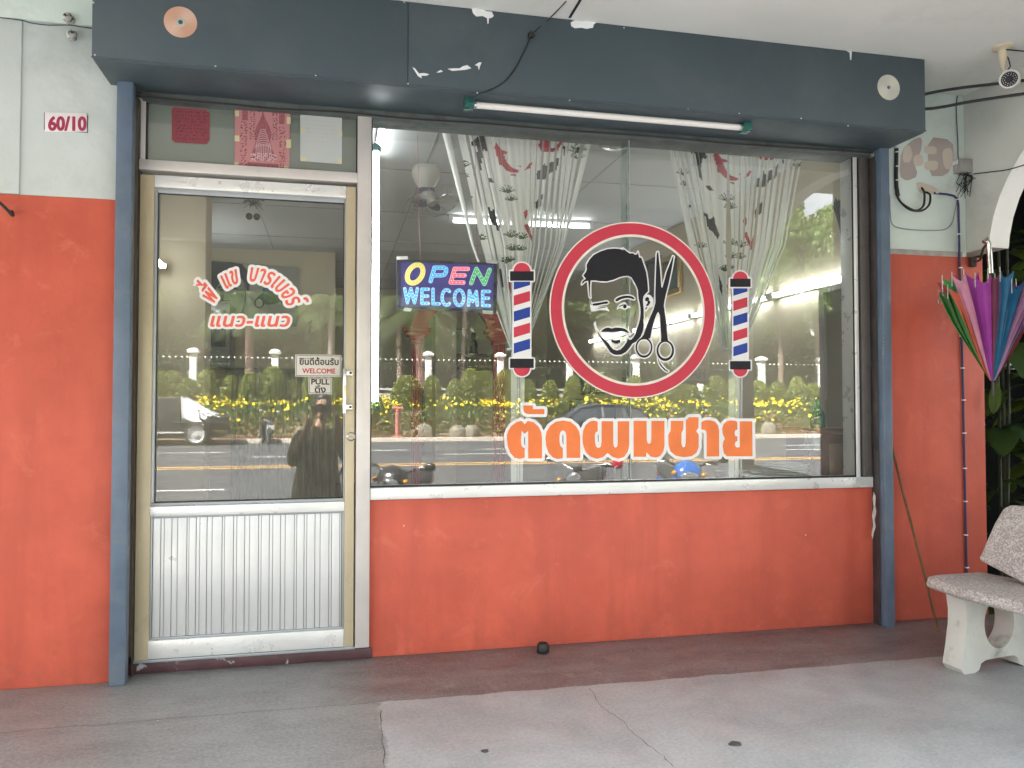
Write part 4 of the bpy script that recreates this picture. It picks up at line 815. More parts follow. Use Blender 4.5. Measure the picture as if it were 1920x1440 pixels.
def np_obj(name, v, f, mats, parent=None, mi=None):
    me = bpy.data.meshes.new(name); me.vertices.add(len(v)); me.vertices.foreach_set('co', np.asarray(v, np.float32).ravel())
    k = f.shape[1]; me.loops.add(f.size); me.loops.foreach_set('vertex_index', f.ravel().astype(np.int32)); me.polygons.add(len(f)); me.polygons.foreach_set('loop_start', np.arange(0, f.size, k, dtype=np.int32))
    for m in (mats if isinstance(mats, list) else [mats]): me.materials.append(m)
    if mi is not None: me.polygons.foreach_set('material_index', mi.astype(np.int32))
    me.update(calc_edges=True); me.validate(); o = bpy.data.objects.new(name, me); COL.objects.link(o)
    if parent: o.parent = parent
    return o
def blob_pts(rng, n, c, r, shell=.55):
    p = rng.normal(size=(n, 3)); p /= np.linalg.norm(p, axis=1)[:, None]; rad = shell+(1-shell)*rng.random((n, 1))**.5
    return np.asarray(c)+p*rad*np.asarray(r)
# big leaved plants just beyond the arch
def big_leaf(mb, base, d, L_, w, droop, rng):
    d = Vector(d).normalized(); side = d.cross(Vector((0, 0, 1))).normalized(); nrm = side.cross(d); rows = []
    for i in range(8):
        t = i/7; c = Vector(base)+d*L_*t+Vector((0, 0, -droop*L_*t*t)); ww = w*math.sin(math.pi*min(1, t*.93+.06))**.7
        if i == 7: ww = .002
        rows.append([c-side*ww, c-side*ww*.5+nrm*ww*.10, c-nrm*.006, c+side*ww*.5+nrm*ww*.10, c+side*ww])
    mb.loft(rows, cap=False, close=False)
rp = random.Random(21)
def broad_plant(label, x, y, z0, h, n, Lr, spread, m=LDARK, grp='broad leaved plants beyond the arch'):
    t = thing('broadleaf_plant', label, 'plant', (x, y, z0), group=grp)
    st_ = MB(); lf = MB()
    for k in range(3):
        a = rp.uniform(0, 6.28); top = Vector((math.cos(a)*spread*.3, math.sin(a)*spread*.3, h)); st_.tube([(0.02*k, 0, 0), top*.5+Vector((.03, 0, 0)), top], [.011, .009, .006], 7)
    for k in range(n):
        a = rp.uniform(0, 6.28); zz_ = h*rp.uniform(.12, 1.05); b_ = Vector((math.cos(a)*spread*.15, math.sin(a)*spread*.15, zz_)); el = rp.uniform(-.2, .8); LL = rp.uniform(*Lr)
        big_leaf(lf, b_, (math.cos(a)*math.cos(el), math.sin(a)*math.cos(el), math.sin(el)), LL, LL*rp.uniform(.22, .34), rp.uniform(.3, 1.0), rp)
    st_.build('stem', mat('green_stem', (.03, .045, .018), .6, .3), t); lf.build('leaf_mass', m, t, smooth=60)
broad_plant('tall dark big leaved plant reaching up through the arch', 3.75, .35, -.38, 2.9, 90, (.16, .34), .5)
broad_plant('dark big leaved plant low behind the bench back', 3.85, -.25, -.38, 1.4, 70, (.14, .28), .6)
broad_plant('dark leafy plant at the back against the shade net', 4.5, .6, -.38, 2.4, 90, (.16, .34), .7, LDARK)
broad_plant('dark leafy plant at far right edge under the arch', 4.6, -.7, -.38, 2.0, 80, (.16, .34), .7, LDARK)
lf = MB(); sl_ = thing('drooping_leaf', 'single long green leaf drooping past the orange wall end', 'leaf', at(1862, 735, -.05)); big_leaf(lf, (0.02, 0, .05), (-.15, -.05, -1), .19, .032, -.12, rp); lf.build('blade', LDARK, sl_, smooth=60); lf = MB(); big_leaf(lf, (-.03, 0, .27), (-.8, -.1, -.5), .10, .02, .3, rp); lf.build('blade', LDARK, sl_, smooth=60)
MB().tube([(.02, 0, .05), (.04, .02, .2), (.12, .3, .3)], .004, 6).build('stem', mat('green_stem', (.03, .045, .018), .6, .3), sl_)
net = thing('shade_net_fence', 'black shade net fence closing the garden beyond the arch', 'fence', (0, 0, 0))
MB().box(3.42, 8.6, 1.5, 1.53, -.4, 3.2).build('net', mat('black_net', (.003, .004, .0035), .95, .3, 30, .5, 200, spec=.05), net)
for x in (3.6, 5.2, 6.8, 8.4): MB().box(x-.03, x+.03, 1.44, 1.5, -.4, 3.25).build('post', mat('net_post', (.05, .05, .045), .7), net)
wt = MB().box(-.11, .11, -.02, .02, -.09, .09); tag(wt.build('wall_tile', mat('pale_tile', (.42, .44, .46), .5, .1), loc=at(1906, 670, 1.42), bev=.004), 'pale square panel on the black net behind the umbrella', 'panel')
tag(MB().box(3.36, 12, -2.35, 9, -.9, -.42).build('garden_soil', mat('dark_soil', (.05, .04, .03), .95, .3, 3)), kind='structure')
bpy.data.objects['garden_soil'].data.transform(Matrix.Identity(4))

# ------------------------------------------------------------------ inside the shop
TUBE = emit('lit_tube', (.93, .96, 1.0), 2.2); BATT = mat('batten_white', (.68, .68, .70), .4)
TEAL = mat('teal_cap', (.01, .16, .17), .25, .15, 8, spec=.7)
def lamp(label, a, b, off, r=.0135, cap=None, grp='lit fluorescent tubes inside the shop'):
    a, b = Vector(a), Vector(b); t = thing('fluorescent_lamp', label, 'lamp', (a+b)/2, group=grp); A, B_ = a-t.location, b-t.location; d = (B_-A).normalized(); off = Vector(off)
    MB().cyl(A, B_, r, n=14).build('tube', TUBE, t)
    s_ = d.cross(off).normalized(); M = Matrix((d, s_, off.normalized())).transposed()
    MB().obox(off, ((B_-A).length+.02, .035, .026), M).build('batten', BATT, t, bev=.003)
    for p, sg in ((A, -1), (B_, 1)): MB().obox(p+off*.5+d*sg*.018, (.034, .04, off.length+.03), M).build('end_cap', cap or BATT, t, bev=.004)
CI = CZ-.02
lamp('lit tube on the right inner wall nearest the window', (2.955, .22, 1.845), (2.955, 1.40, 1.845), (.035, 0, 0))
lamp('lit tube second along the right inner wall behind the ring', (2.955, 1.50, 1.845), (2.955, 2.66, 1.845), (.035, 0, 0))
lamp('lit tube third along the right inner wall behind scissors', (2.955, 2.74, 1.845), (2.955, 4.0, 1.845), (.035, 0, 0))
lamp('lit tube fourth along the right inner wall behind the beard', (2.955, 4.25, 1.845), (2.955, 5.4, 1.845), (.035, 0, 0))
lamp('lit tube on the ceiling behind the koi curtain', (.985, 3.1, CI-.05), (2.17, 3.06, CI-.05), (0, 0, .036))
a = at(707.5, 285, .10); b = at(703.5, 752, .10); lamp('lit upright tube behind the window mullion with teal caps', b, (b[0], b[1], a[2]), (-.03, .015, 0), cap=TEAL)
lamp('lit ceiling tube running away above the upright tube', (.262, .62, CI-.05), (.262, 1.62, CI-.05), (0, 0, .036))
lamp('lit tube on the left inner wall cut by the door frame', (-1.2, 1.45, 2.1), (-1.2, 2.65, 2.1), (-.035, 0, 0))
lamp('lit tube on the left inner wall beyond the cream pillar', (-1.2, 3.4, 2.1), (-1.2, 4.6, 2.1), (-.035, 0, 0))
# ceiling fan
fan = thing('ceiling_fan', 'grey oscillating ceiling fan with wire cage and drooping blades', 'fan', (.605, 1.8, CI)); fan.scale = (.82, .82, .58); FANP = mat('fan_plastic', (.34, .33, .29), .45, .08)
MB().lathe([(.105, 0), (.118, -.02), (.118, -.09), (.10, -.16), (.065, -.25), (.06, -.27)][::-1], (0, 0, 0), 28).build('mount', FANP, fan)
MB().lathe([(.07, -.265), (.075, -.30), (.05, -.31)][::-1], (0, 0, 0), 24).build('collar', mat('fan_dark', (.03, .03, .06), .4), fan)
fa = Vector((.45, -.35, -1)).normalized(); fc = Vector((.02, -.03, -.37)); MB().lathe([(.05, -.06), (.07, -.04), (.07, .05), (.045, .09)], fc, 20, fa).build('motor', FANP, fan)
q = Vector((0, 0, 1)).rotation_difference(fa); cg = MB()
for k in range(3): cg.tube([fc+q @ Vector((.27*(1-.28*k)*math.cos(t), .27*(1-.28*k)*math.sin(t), .08+.05*k)) for t in np.linspace(0, 2*math.pi, 37)], .0022, 5, cap=False)
for k in range(30):
    a = k*2*math.pi/30; cg.tube([fc+q @ Vector((r_*math.cos(a), r_*math.sin(a), z_)) for r_, z_ in ((.04, .19), (.16, .165), (.27, .08), (.19, -.02), (.06, -.04))], .0014, 4, cap=False)
cg.build('cage', mat('cage_wire', (.42, .42, .40), .3, metal=.7), fan)
for k in range(3):
    a = k*2*math.pi/3+.5; rows = []
    for i in range(6):
        r_ = .03+.15*i/5; w_ = .075*math.sin(math.pi*min(1, .25+.62*i/5)); rows.append([fc+q @ Vector((r_*math.cos(a+s_*w_/r_*.6), r_*math.sin(a+s_*w_/r_*.6), .07+s_*.02)) for s_ in (-1, -.3, .3, 1)])
    MB().loft(rows, cap=False, close=False).build('blade', mat('blade_blue', (.10, .10, .15), .25), fan, smooth=60)
dlc = Vector((1.69, 1.08, CI)); dl = thing('downlight', 'round recessed unlit downlight in the inner ceiling', 'downlight', dlc)
MB().lathe([(.10, -.001), (.10, -.008), (.075, -.010), (.07, -.001)], (0, 0, 0), 32).build('trim', mat('chrome_trim', (.6, .6, .58), .2, metal=.8), dl)
MB().lathe([(.068, -.004), (.05, -.006), (.035, -.018), (.004, -.02)], (0, 0, 0), 24).build('bulb', mat('bulb_grey', (.35, .35, .33), .3), dl)
# open / welcome sign
lc = (Vector(at(743, 484, .07))+Vector(at(931, 588, .07)))/2; led = thing('led_sign', 'black light up sign reading Open Welcome behind the window', 'sign', lc)
f5 = lambda Yv: (lambda x, y: Vector(at(730+x/8.727, 470+y/8.727, Yv))-lc)
fr4 = [(122, 135), (1775, 200), (1755, 1020), (130, 940)]; fi = [(190, 185), (1712, 235), (1700, 965), (192, 905)]
MB().prism(fr4, f5(.055), (0, .022, 0)).build('board', emit('sign_navy', (.07, .06, .75), .016, (.035, .028, .15)), led, bev=.002)
mb = MB(); n = 4; mb.add([f5(.05)(*p) for p in fr4]+[f5(.05)(*p) for p in fi]+[f5(.0549)(*p) for p in fr4]+[f5(.0549)(*p) for p in fi], sum([[(i, (i+1) % 4, 4+(i+1) % 4, 4+i), (i, 8+i, 8+(i+1) % 4, (i+1) % 4), (4+i, 4+(i+1) % 4, 12+(i+1) % 4, 12+i)] for i in range(4)], []))
mb.build('frame', mat('sign_frame', (.02, .02, .035), .3), led, smooth=0)
def sv(p, k): return p
STR = [('yellow', [ellipse(422, 380, 122, 150, 40, 0, 360, 0)*1.0]), ('cyan', [[(675, 500), (738, 278), (890, 278), (930, 300), (930, 345), (905, 385), (860, 405), (712, 405)]]), ('pink', [[(1285, 297), (1070, 297), (1004, 520), (1212, 520)], [(1037, 405), (1230, 405)]]), ('green', [[(1340, 530), (1425, 300), (1555, 542), (1642, 312)]]),
 ('cyan', [[(252, 622), (296, 850), (352, 622), (412, 852), (460, 622)], [(642, 632), (532, 632), (532, 862), (638, 865)], [(532, 742), (626, 742)], [(715, 630), (715, 868), (818, 870)], ellipse(938, 765, 74, 125, 24, -52-0, -308), ellipse(1143, 770, 76, 125, 32), [(1296, 892), (1310, 660), (1366, 830), (1424, 668), (1440, 892)], [(1638, 668), (1527, 668), (1527, 898), (1638, 900)], [(1527, 778), (1622, 778)]])]
O_ = STR[0][1][0]; O_[:, 0] += -(O_[:, 1]-380)*.28
LC = {'yellow': (.72, .62, .10), 'cyan': (.02, .36, .72), 'pink': (.75, .10, .18), 'green': (.02, .42, .12)}
names = list('OPEN')+['welcome_letters']
for (cn, st_), nm in zip(STR, names):
    it = [line(p) for p in st_]; big = nm != 'welcome_letters'; w = (33 if nm == 'O' else 27) if big else 20
    pale = tuple(min(1, .45+.6*v) for v in LC[cn])
    shape(it, w+7, 5, f5(.0546), MB()).build('letter_outline', emit('led_line_'+cn, pale, .075 if cn != 'yellow' else .055), led, smooth=0)
    shape(it, w, 5, f5(.0540), MB()).build('letter', emit('led_fill_'+cn, LC[cn], .05), led, smooth=0)
    db = MB()
    for p in st_:
        p = np.asarray(p, float); sg = np.linalg.norm(np.diff(p, axis=0), axis=1); L_ = sg.sum(); k = max(2, int(round(L_/(62 if big else 54)))); cum = np.concatenate([[0], np.cumsum(sg)])
        closed = np.linalg.norm(p[0]-p[-1]) < 3
        for s_ in np.linspace(0, L_, k+1)[:k if closed else k+1]:
            x = np.interp(s_, cum, p[:, 0]); y = np.interp(s_, cum, p[:, 1]); db.ell(f5(.0535)(x, y), (.0017, .001, .0017), 8, 4)
    db.build('light_dots', emit('led_dot_'+cn, tuple(min(1, .7+.4*v) for v in LC[cn]), 0.4 if cn != 'yellow' else .22), led)
for q in ([(118, 95), (300, 90), (310, 140), (122, 148)], [(1600, 150), (1780, 165), (1768, 215), (1596, 200)], [(250, 930), (370, 945), (350, 995), (225, 985)], [(1525, 972), (1700, 985), (1695, 1045), (1528, 1030)]):
    MB().prism(q, f5(.049), (0, .003, 0)).build('tape', WV, led)
for x0, x1 in ((485, 540), (1420, 1480)):
    MB().tube([f5(.066)(x1-30, 140), f5(.066)(x0, -600), f5(.066)(x0-20, -1900)], .0012, 5).build('hanging_string', mat('pink_string', (.35, .12, .14), .8), led)
# curtains of pleated strips with koi prints
CW_ = G('curtain_cloth'); tl = CW_.n('BsdfTranslucent', Color=(.85, .87, .84)); CW_.set(Base_Color=(.94, .95, .93), Roughness=.85); ms = CW_.n('MixShader', i0=.3); CW_.t.links.new(CW_.b.outputs[0], ms.inputs[1]); CW_.t.links.new(tl.outputs[0], ms.inputs[2]); CW_.t.links.new(ms.outputs[0], CW_.out.inputs[0])
CMATS = [CW_.m, mat('koi_red', (.50, .04, .06), .8), mat('koi_black', (.016, .016, .02), .8), mat('bamboo_green', (.045, .10, .035), .8)]
def q1(p): return [(810+x/6, 220+y/6) for x, y in p]
KOI = [(2, q1([(560, 165), (610, 180), (605, 320), (628, 350), (615, 388), (578, 360), (565, 440), (555, 520), (568, 612), (540, 580), (512, 420), (500, 320), (450, 318), (440, 285), (480, 250), (510, 215)])),
 (1, q1([(720, 282), (790, 370), (850, 388), (848, 412), (805, 412), (840, 500), (890, 560), (985, 600), (960, 622), (890, 625), (830, 592), (780, 535), (750, 535), (735, 450), (698, 340)])), (1, q1([(885, 635), (945, 645), (940, 662), (890, 655)])), (1, q1([(965, 548), (1005, 545), (1000, 562)])),
 (1, q1([(1040, 595), (1110, 502), (1132, 515), (1100, 572)])), (1, q1([(1222, 148), (1370, 160), (1385, 240), (1340, 262), (1335, 345), (1390, 350), (1450, 245), (1465, 290), (1410, 375), (1350, 388), (1320, 395), (1228, 382), (1198, 320), (1215, 255), (1240, 240)])),
 (2, q1([(1175, 640), (1190, 600), (1245, 580), (1262, 498), (1282, 555), (1340, 500), (1390, 500), (1420, 430), (1425, 500), (1400, 590), (1330, 625), (1270, 695), (1180, 698)])), (2, q1([(1480, 320), (1495, 330), (1490, 440), (1478, 430)])),
 (2, q1([(598, 982), (640, 1010), (650, 1060), (690, 1040), (705, 1015), (720, 1105), (768, 1230), (750, 1285), (690, 1195), (650, 1175), (620, 1095)])), (2, q1([(610, 680), (660, 678), (705, 738), (650, 732)])), (2, q1([(412, 892), (458, 890), (428, 948)])),
 (1, q1([(1032, 1070), (1070, 1025), (1075, 1100), (1050, 1160)])), (1, q1([(1035, 1215), (1075, 1195), (1122, 1330), (1150, 1235), (1132, 1415), (1080, 1310)])), (2, q1([(1162, 960), (1245, 860), (1230, 1000), (1170, 1035)])),
 (3, q1([(200, 80), (450, 95), (440, 120), (360, 150), (300, 130), (240, 125)])), (3, q1([(720, 125), (975, 135), (960, 170), (880, 190), (810, 185), (790, 150)])),
 (2, q1([(760, 1680), (800, 1800), (800, 1920), (770, 1840)])), (1, q1([(850, 1790), (880, 1800), (890, 2000), (860, 1900)]))]
TUFT = [(850, 850, 95), (890, 940, 75), (1640, 400, 110), (1640, 470, 90), (360, 560, 80), (370, 680, 55), (890, 1350, 90), (1010, 1370, 80), (560, 1380, 70), (900, 1500, 80), (1000, 1500, 70), (830, 1640, 70), (880, 1620, 60)]
def curtain(label, strips, gather, tail, dx, dy, ytop):
    o0 = Vector(at(strips[len(strips)//2][0], 450, .13)); t = thing('curtain', label, 'curtain', o0, group='koi print curtains in the window')
    motifs = [(m, segs_of([(x+dx, y+dy) for x, y in p])) for m, p in KOI]; tl_ = []
    r_ = random.Random(4)
    for x, y, s_ in TUFT:
        for k in range(9):
            a = math.pi*(.12+.76*k/8)+r_.uniform(-.1, .1); c = (810+x/6+dx, 220+y/6+dy); tl_.append([*c, c[0]+s_/6*math.cos(a), c[1]-s_/6*math.sin(a)*.95])
    motifs.append((3, np.array(tl_))); mb = MB(); ny = 300
    for i, (ta, tb, ma, mbb) in enumerate(strips):
        ga, gb = gather[0]+(gather[1]-gather[0])*i/len(strips), gather[0]+(gather[1]-gather[0])*(i+1.6)/len(strips)
        ys = np.linspace(ytop, 655, ny); nx = max(3, int((tb-ta)/2.4))
        w = lambda p0, p1, p2: np.where(ys < 460, p0+(p1-p0)*(ys-ytop)/(460-ytop), p1+(p2-p1)*((ys-460)/195))
        xa, xb = w(ta, ma, ga), w(tb, mbb, gb); U = np.linspace(0, 1, nx+1); XX = xa[:, None]+(xb-xa)[:, None]*U; YY = np.repeat(ys[:, None], nx+1, 1)
        dep = .13+.018*math.sin(i*2.1)+.012*np.sin(U*math.pi)[None, :]*(1 if i % 2 else -1)+.02*(i % 3)/3
        vs_ = [Vector(at(XX[a, b], YY[a, b], float(dep[0, b])))-o0 for a in range(ny) for b in range(nx+1)]
        cx = (XX[:-1, :-1]+XX[1:, 1:])/2; cy = (YY[:-1, :-1]+YY[1:, 1:])/2; mi = np.zeros(cx.shape, int)
        for m, S in motifs:
            lo = S[:, [0, 2]].min(), S[:, [1, 3]].min(); hi = S[:, [0, 2]].max(), S[:, [1, 3]].max()
            if lo[0] > cx.max()+2 or hi[0] < cx.min()-2: continue
            sel = (cx > lo[0]-2) & (cx < hi[0]+2) & (cy > lo[1]-2) & (cy < hi[1]+2)
            if not sel.any(): continue
            D = field([('poly' if m != 3 or len(S) < 60 else 'line', S)], cx[sel], cy[sel]); thr = .75 if (m == 3 and len(S) >= 60) else 0
            q = mi[sel]; q[D < thr] = m; mi[sel] = q
        o_ = len(mb.v); mb.v += [tuple(v) for v in vs_]
        for a in range(ny-1):
            for b in range(nx):
                k = o_+a*(nx+1)+b; mb.f.append((k, k+1, k+nx+2, k+nx+1)); mb.m.append(int(mi[a, b]))
    mb.build('curtain_strips', CMATS, t, smooth=50)
    tb_ = MB()
    for xa, xb, xc, xd, d in tail:
        tb_.loft([[Vector(at(xa+(xb-xa)*u+(xc-xa)*v if u == 0 else xb+(xd-xb)*v, 648+(908-648)*v, .13+d+.01*u))-o0 for u in (0, 1)] for v in np.linspace(0, 1, 12)], cap=False, close=False)
    tb_.build('curtain_tail', CMATS[0], t, smooth=60)
    z_ = at((gather[0]+gather[1])/2, 655, .13); MB().tube([Vector(z_)-o0+Vector((.045*math.cos(a), .03*math.sin(a)+.01, 0)) for a in np.linspace(0, 6.28, 20)], .006, 6).build('tie', CMATS[0], t)
curtain('koi print curtain strips gathered behind the taller barber pole',
 [(823, 838, 884, 889), (852, 866, 903, 917), (873, 879, 919, 926), (881, 890, 929, 942), (892, 902, 944, 951), (904, 913, 951, 958), (914, 930, 957, 964), (931, 943, 964, 970), (944, 957, 969, 979), (957, 970, 977, 985), (970, 983, 984, 988), (983, 996, 988, 992), (997, 1008, 993, 997), (1009, 1020, 1000, 1003), (1023, 1034, 1009, 1012), (1036, 1046, 1020, 1023), (1049, 1058, 1030, 1033), (1060, 1070, 1040, 1043), (1071, 1084, 1045, 1048), (1088, 1096, 1050, 1053), (1106, 1120, 1053, 1058)],
 (957, 984), [(958, 970, 958, 969, 0), (970.5, 974, 970, 974, .01), (975, 985, 975, 980, .004)], 0, 0, 226)
curtain('koi print curtain strips gathered behind the shorter barber pole',
 [(1251, 1256, 1292, 1306), (1260, 1266, 1309, 1312), (1273, 1277, 1316, 1321), (1284, 1293, 1321, 1328), (1296, 1304, 1330, 1336), (1305, 1322, 1336, 1341), (1322, 1328, 1341, 1344), (1330, 1347, 1343, 1353), (1347, 1364, 1353, 1361), (1365, 1377, 1372, 1377), (1377, 1389, 1378, 1384), (1390, 1400, 1388, 1393), (1402, 1412, 1396, 1400), (1416, 1422, 1400, 1406), (1427, 1433, 1408, 1411), (1438, 1444, 1416, 1424), (1449, 1455, 1425, 1433), (1462, 1467, 1434, 1443), (1473, 1478, 1446, 1451), (1484, 1488, 1453, 1466), (1495, 1500, 1462, 1466), (1507, 1511, 1470, 1473)],
 (1352, 1392), [(1366, 1378, 1366, 1377, 0), (1379, 1388, 1378, 1385, .006), (1389, 1393, 1388, 1391, .01)], 411, 15, 256)
# red archway, altar and furniture
REDP = mat('red_lacquer', (.50, .010, .012), .45, .12, 5); GY = 6.4
ga = thing('red_archway', 'dark red wooden archway with fluted columns deep inside the shop', 'archway', (0, GY, 0))
xl0, xl1 = at(770, 640, GY)[0], at(790, 640, GY)[0]; xr0, xr1 = at(922, 640, GY)[0], at(946, 640, GY)[0]
for x0, x1 in ((xl0, xl1), (xr0, xr1)):
    c = (x0+x1)/2; w = x1-x0; z1 = at(850, 646, GY)[2]; m = MB().box(c-w/2+.02, c+w/2-.02, -.05, .05, .04, z1)
    for k in range(5): xx = c-w/2+w*(k+.5)/5; m.box(xx-w*.06, xx+w*.06, -.075, -.05, .04, z1)
    m.build('column', REDP, ga, bev=.004)
    cpm = MB()
    for k, (ex, h0, h1) in enumerate(((.0, 0, .05), (.03, .05, .09), (.07, .09, .14), (.10, .14, .19))): cpm.box(c-w/2-ex, c+w/2+ex, -.08-ex, .06, z1+h0, z1+h1)
    cpm.build('capital', REDP, ga, bev=.008)
zc = at(850, 628, GY)[2]+.02; cx_ = (xl0+xl1+xr0+xr1)/4; ro = (xr0+xr1-xl0-xl1)/4+.06; mb = MB(); n = 24
op = [(cx_+ro*math.cos(t), zc+ro*.95*math.sin(t)) for t in np.linspace(0, math.pi, n)]; ip = [(cx_+(ro-.2)*math.cos(t), zc+(ro-.2)*.95*math.sin(t)) for t in np.linspace(0, math.pi, n)]
for i in range(n-1): mb.prism([op[i], op[i+1], ip[i+1], ip[i]], lambda x, z: (x, -.06, z), (0, .12, 0))
mb.build('arch_ring', REDP, ga)
AY = 7.15; tb = thing('altar_table', 'carved brown altar table seen through the red archway', 'table', (at(860, 680, AY)[0], AY, .04)); w_ = .62; zt_ = at(860, 664, AY)[2]-.04
WOOD = mat('dark_wood', (.10, .045, .025), .45, .3, 8); MB().box(-w_, w_, -.2, .2, zt_-.05, zt_).build('table_top', WOOD, tb, bev=.006); MB().box(-w_+.08, w_-.08, -.16, .16, zt_-.22, zt_-.05).build('apron', mat('carved_gold_wood', (.20, .13, .05), .5, .5, 40), tb, bev=.004)
for sx in (-1, 1): MB().tube([(sx*(w_-.08), -.1, zt_-.2), (sx*(w_-.14), -.1, zt_*.5), (sx*(w_-.06), -.1, 0)], [.035, .03, .04], 10).build('leg', WOOD, tb)
def small(name, label, cat, px, Y, base, prof, m): 
    p = at(px, 660, Y); o = MB().lathe(prof, (0, 0, 0), 18).build(name, m, loc=(p[0], Y, base)); return tag(o, label, cat)
small('vase', 'pale vase standing on the altar table left of the picture', 'vase', 838, AY, zt_+.04, [(.04, 0), (.07, .06), (.075, .12), (.03, .18), (.035, .22)], mat('celadon', (.25, .32, .30), .25, .1))
small('statuette', 'small dark statuette on the altar table beside the picture', 'statue', 888, AY, zt_+.04, [(.06, 0), (.065, .03), (.05, .06), (.06, .13), (.045, .18), (.03, .2), (.04, .24), (.03, .29), (.005, .31)], mat('dark_bronze', (.05, .03, .025), .4, .2))
pf_ = thing('picture_frame', 'small framed picture leaning on the altar table', 'picture', (at(858, 645, AY+.12)[0], AY+.12, zt_+.04)); MB().box(-.12, .12, -.012, .012, 0, .36).box(-.1, .1, -.014, -.012, .02, .34, 1).build('frame', [WOOD, mat('pale_print_paper', (.35, .34, .28), .5)], pf_)
# poster with a portrait and a motorbike
PY = 4.985; pc = Vector(at(470, 548, PY)); po = thing('wall_poster', 'large poster of a man beside a small blue motorbike inside the shop', 'poster', pc); fp = lambda Yv: (lambda x, y: Vector(at(x, y, Yv))-pc)
MB().prism([(385, 487), (560, 502), (556, 612), (380, 603)], fp(PY-.01), (0, .01, 0)).build('board', mat('poster_grey', (.28, .29, .25), .4, .08, 2), po, smooth=0)
def pp(nm, pts, m, lay, s_=1): shape([poly(sm(pts, s_) if s_ else pts)], 0, .7, fp(PY-.011-.0012*lay), MB()).build(nm, m, po, smooth=0)
DK = mat('poster_dark', (.035, .042, .055), .4)
pp('dark_ground', [(387, 489), (455, 495), (462, 560), (452, 608), (382, 603)], DK, 1, 0); pp('face', [(402, 520), (420, 512), (444, 512), (458, 525), (460, 560), (450, 590), (430, 602), (412, 590), (402, 560)], mat('poster_skin', (.20, .22, .17), .4), 2)
pp('hair', [(392, 530), (398, 500), (425, 490), (455, 496), (468, 512), (468, 545), (462, 545), (458, 525), (440, 518), (420, 522), (404, 540), (400, 560)], DK, 3)
pp('brow', [(430, 536), (440, 532), (452, 534), (452, 537), (440, 536), (431, 539)], DK, 3); pp('brow', [(408, 538), (416, 535), (424, 538), (424, 540), (416, 538), (409, 541)], DK, 3); pp('eye', [(434, 541), (441, 539), (448, 542), (441, 544)], DK, 3); pp('eye', [(411, 543), (417, 541), (423, 544), (417, 546)], DK, 3)
pp('nose_shadow', [(416, 560), (422, 563), (434, 562), (428, 566), (418, 565)], DK, 3); pp('mouth', [(415, 572), (425, 571), (440, 572), (428, 576)], DK, 3); pp('collar', [(385, 590), (400, 578), (412, 592), (430, 604), (455, 580), (466, 598), (462, 608), (382, 603)], DK, 3)
for cx_, cy_ in ((486, 568), (535, 562)): shape([line(ellipse(cx_, cy_, 8, 9, 24))], 1.6, .6, fp(PY-.0135), MB()).build('bike_wheel', DK, po, smooth=0)
pp('bike_body', [(480, 560), (492, 548), (505, 542), (520, 548), (540, 550), (536, 562), (515, 570), (498, 572), (490, 562)], mat('poster_green', (.05, .08, .06), .4), 2); pp('rider', [(490, 546), (500, 530), (512, 526), (524, 538), (508, 546), (500, 552)], mat('poster_blue', (.02, .09, .15), .4), 3)
# gold framed painting on right wall, dark poster
def wallpic(label, x0, y0, x1, y1, fm, im):
    X_ = 2.992; a = Vector(atx(x0, y0, X_)); b = Vector(atx(x1, y1, X_)); t = thing('framed_painting', label, 'painting', (a+b)/2); hy, hz = abs(a.y-b.y)/2, abs(a.z-b.z)/2; e = .045
    MB().box(-.03, 0, -hy, hy, -hz, -hz+e).box(-.03, 0, -hy, hy, hz-e, hz).box(-.03, 0, -hy, -hy+e, -hz+e, hz-e).box(-.03, 0, hy-e, hy, -hz+e, hz-e).build('frame', fm, t, bev=.006)
    MB().box(-.012, -.004, -hy+e, hy-e, -hz+e, hz-e).build('canvas', im, t)
wallpic('gold framed bluish landscape painting on the right inner wall', 1279, 470, 1244, 560, mat('gilt_frame', (.38, .26, .08), .4, .2, 20, metal=.4), mat('landscape_paint', (.07, .11, .12), .5, .7, 5))
wallpic('dark framed picture further along the right inner wall', 1240, 478, 1214, 562, mat('frame_black', (.02, .02, .022), .4), mat('dull_purple_print', (.12, .11, .14), .5, .3, 6))
# doorway in right wall, cabinet, bottle, table
dw = thing('inner_doorway', 'grey framed dark doorway in the right inner wall by the cabinet', 'doorway', (3.0, 0, 0)); a = atx(1557, 540, 3.0); y1 = a[1]
MB().box(-.03, 0, .2, y1, 0, a[2]-.03).build('door_leaf', mat('dark_olive_door', (.13, .12, .08), .4, .1), dw); MB().box(-.05, 0, y1, y1+.05, 0, a[2]).box(-.05, 0, .2, y1, a[2]-.03, a[2]).build('door_frame', mat('grey_trim', (.33, .33, .31), .5), dw)
CX0, CX1, CYf = fx(1546, 850, .14), fx(1602, 850, .14), .14; cz = fz(1575, 803, CYf)
cb = thing('cabinet', 'dark red brown cabinet inside the right corner of the window', 'cabinet', ((CX0+CX1)/2, .3, .04)); hw = (CX1-CX0)/2
RW = mat('redwood', (.075, .018, .014), .35, .25, 6); MB().box(-hw, hw, -.14, .2, 0, cz-.07).build('body', RW, cb, bev=.005); MB().box(-hw-.02, hw+.01, -.155, .21, cz-.07, cz-.04).build('cabinet_top', RW, cb, bev=.006)
MB().box(-hw+.04, hw-.04, -.144, -.14, .1, cz-.12).build('cabinet_door', mat('brown_panel', (.17, .11, .07), .4, .2, 8), cb, bev=.003); MB().lathe([(.003, 0), (.008, .008), (.01, .016), (.004, .022)], (-hw+.06, -.144, cz*.6), 12, (0, -1, 0)).build('knob', mat('brass', (.5, .38, .15), .3, metal=.8), cb)
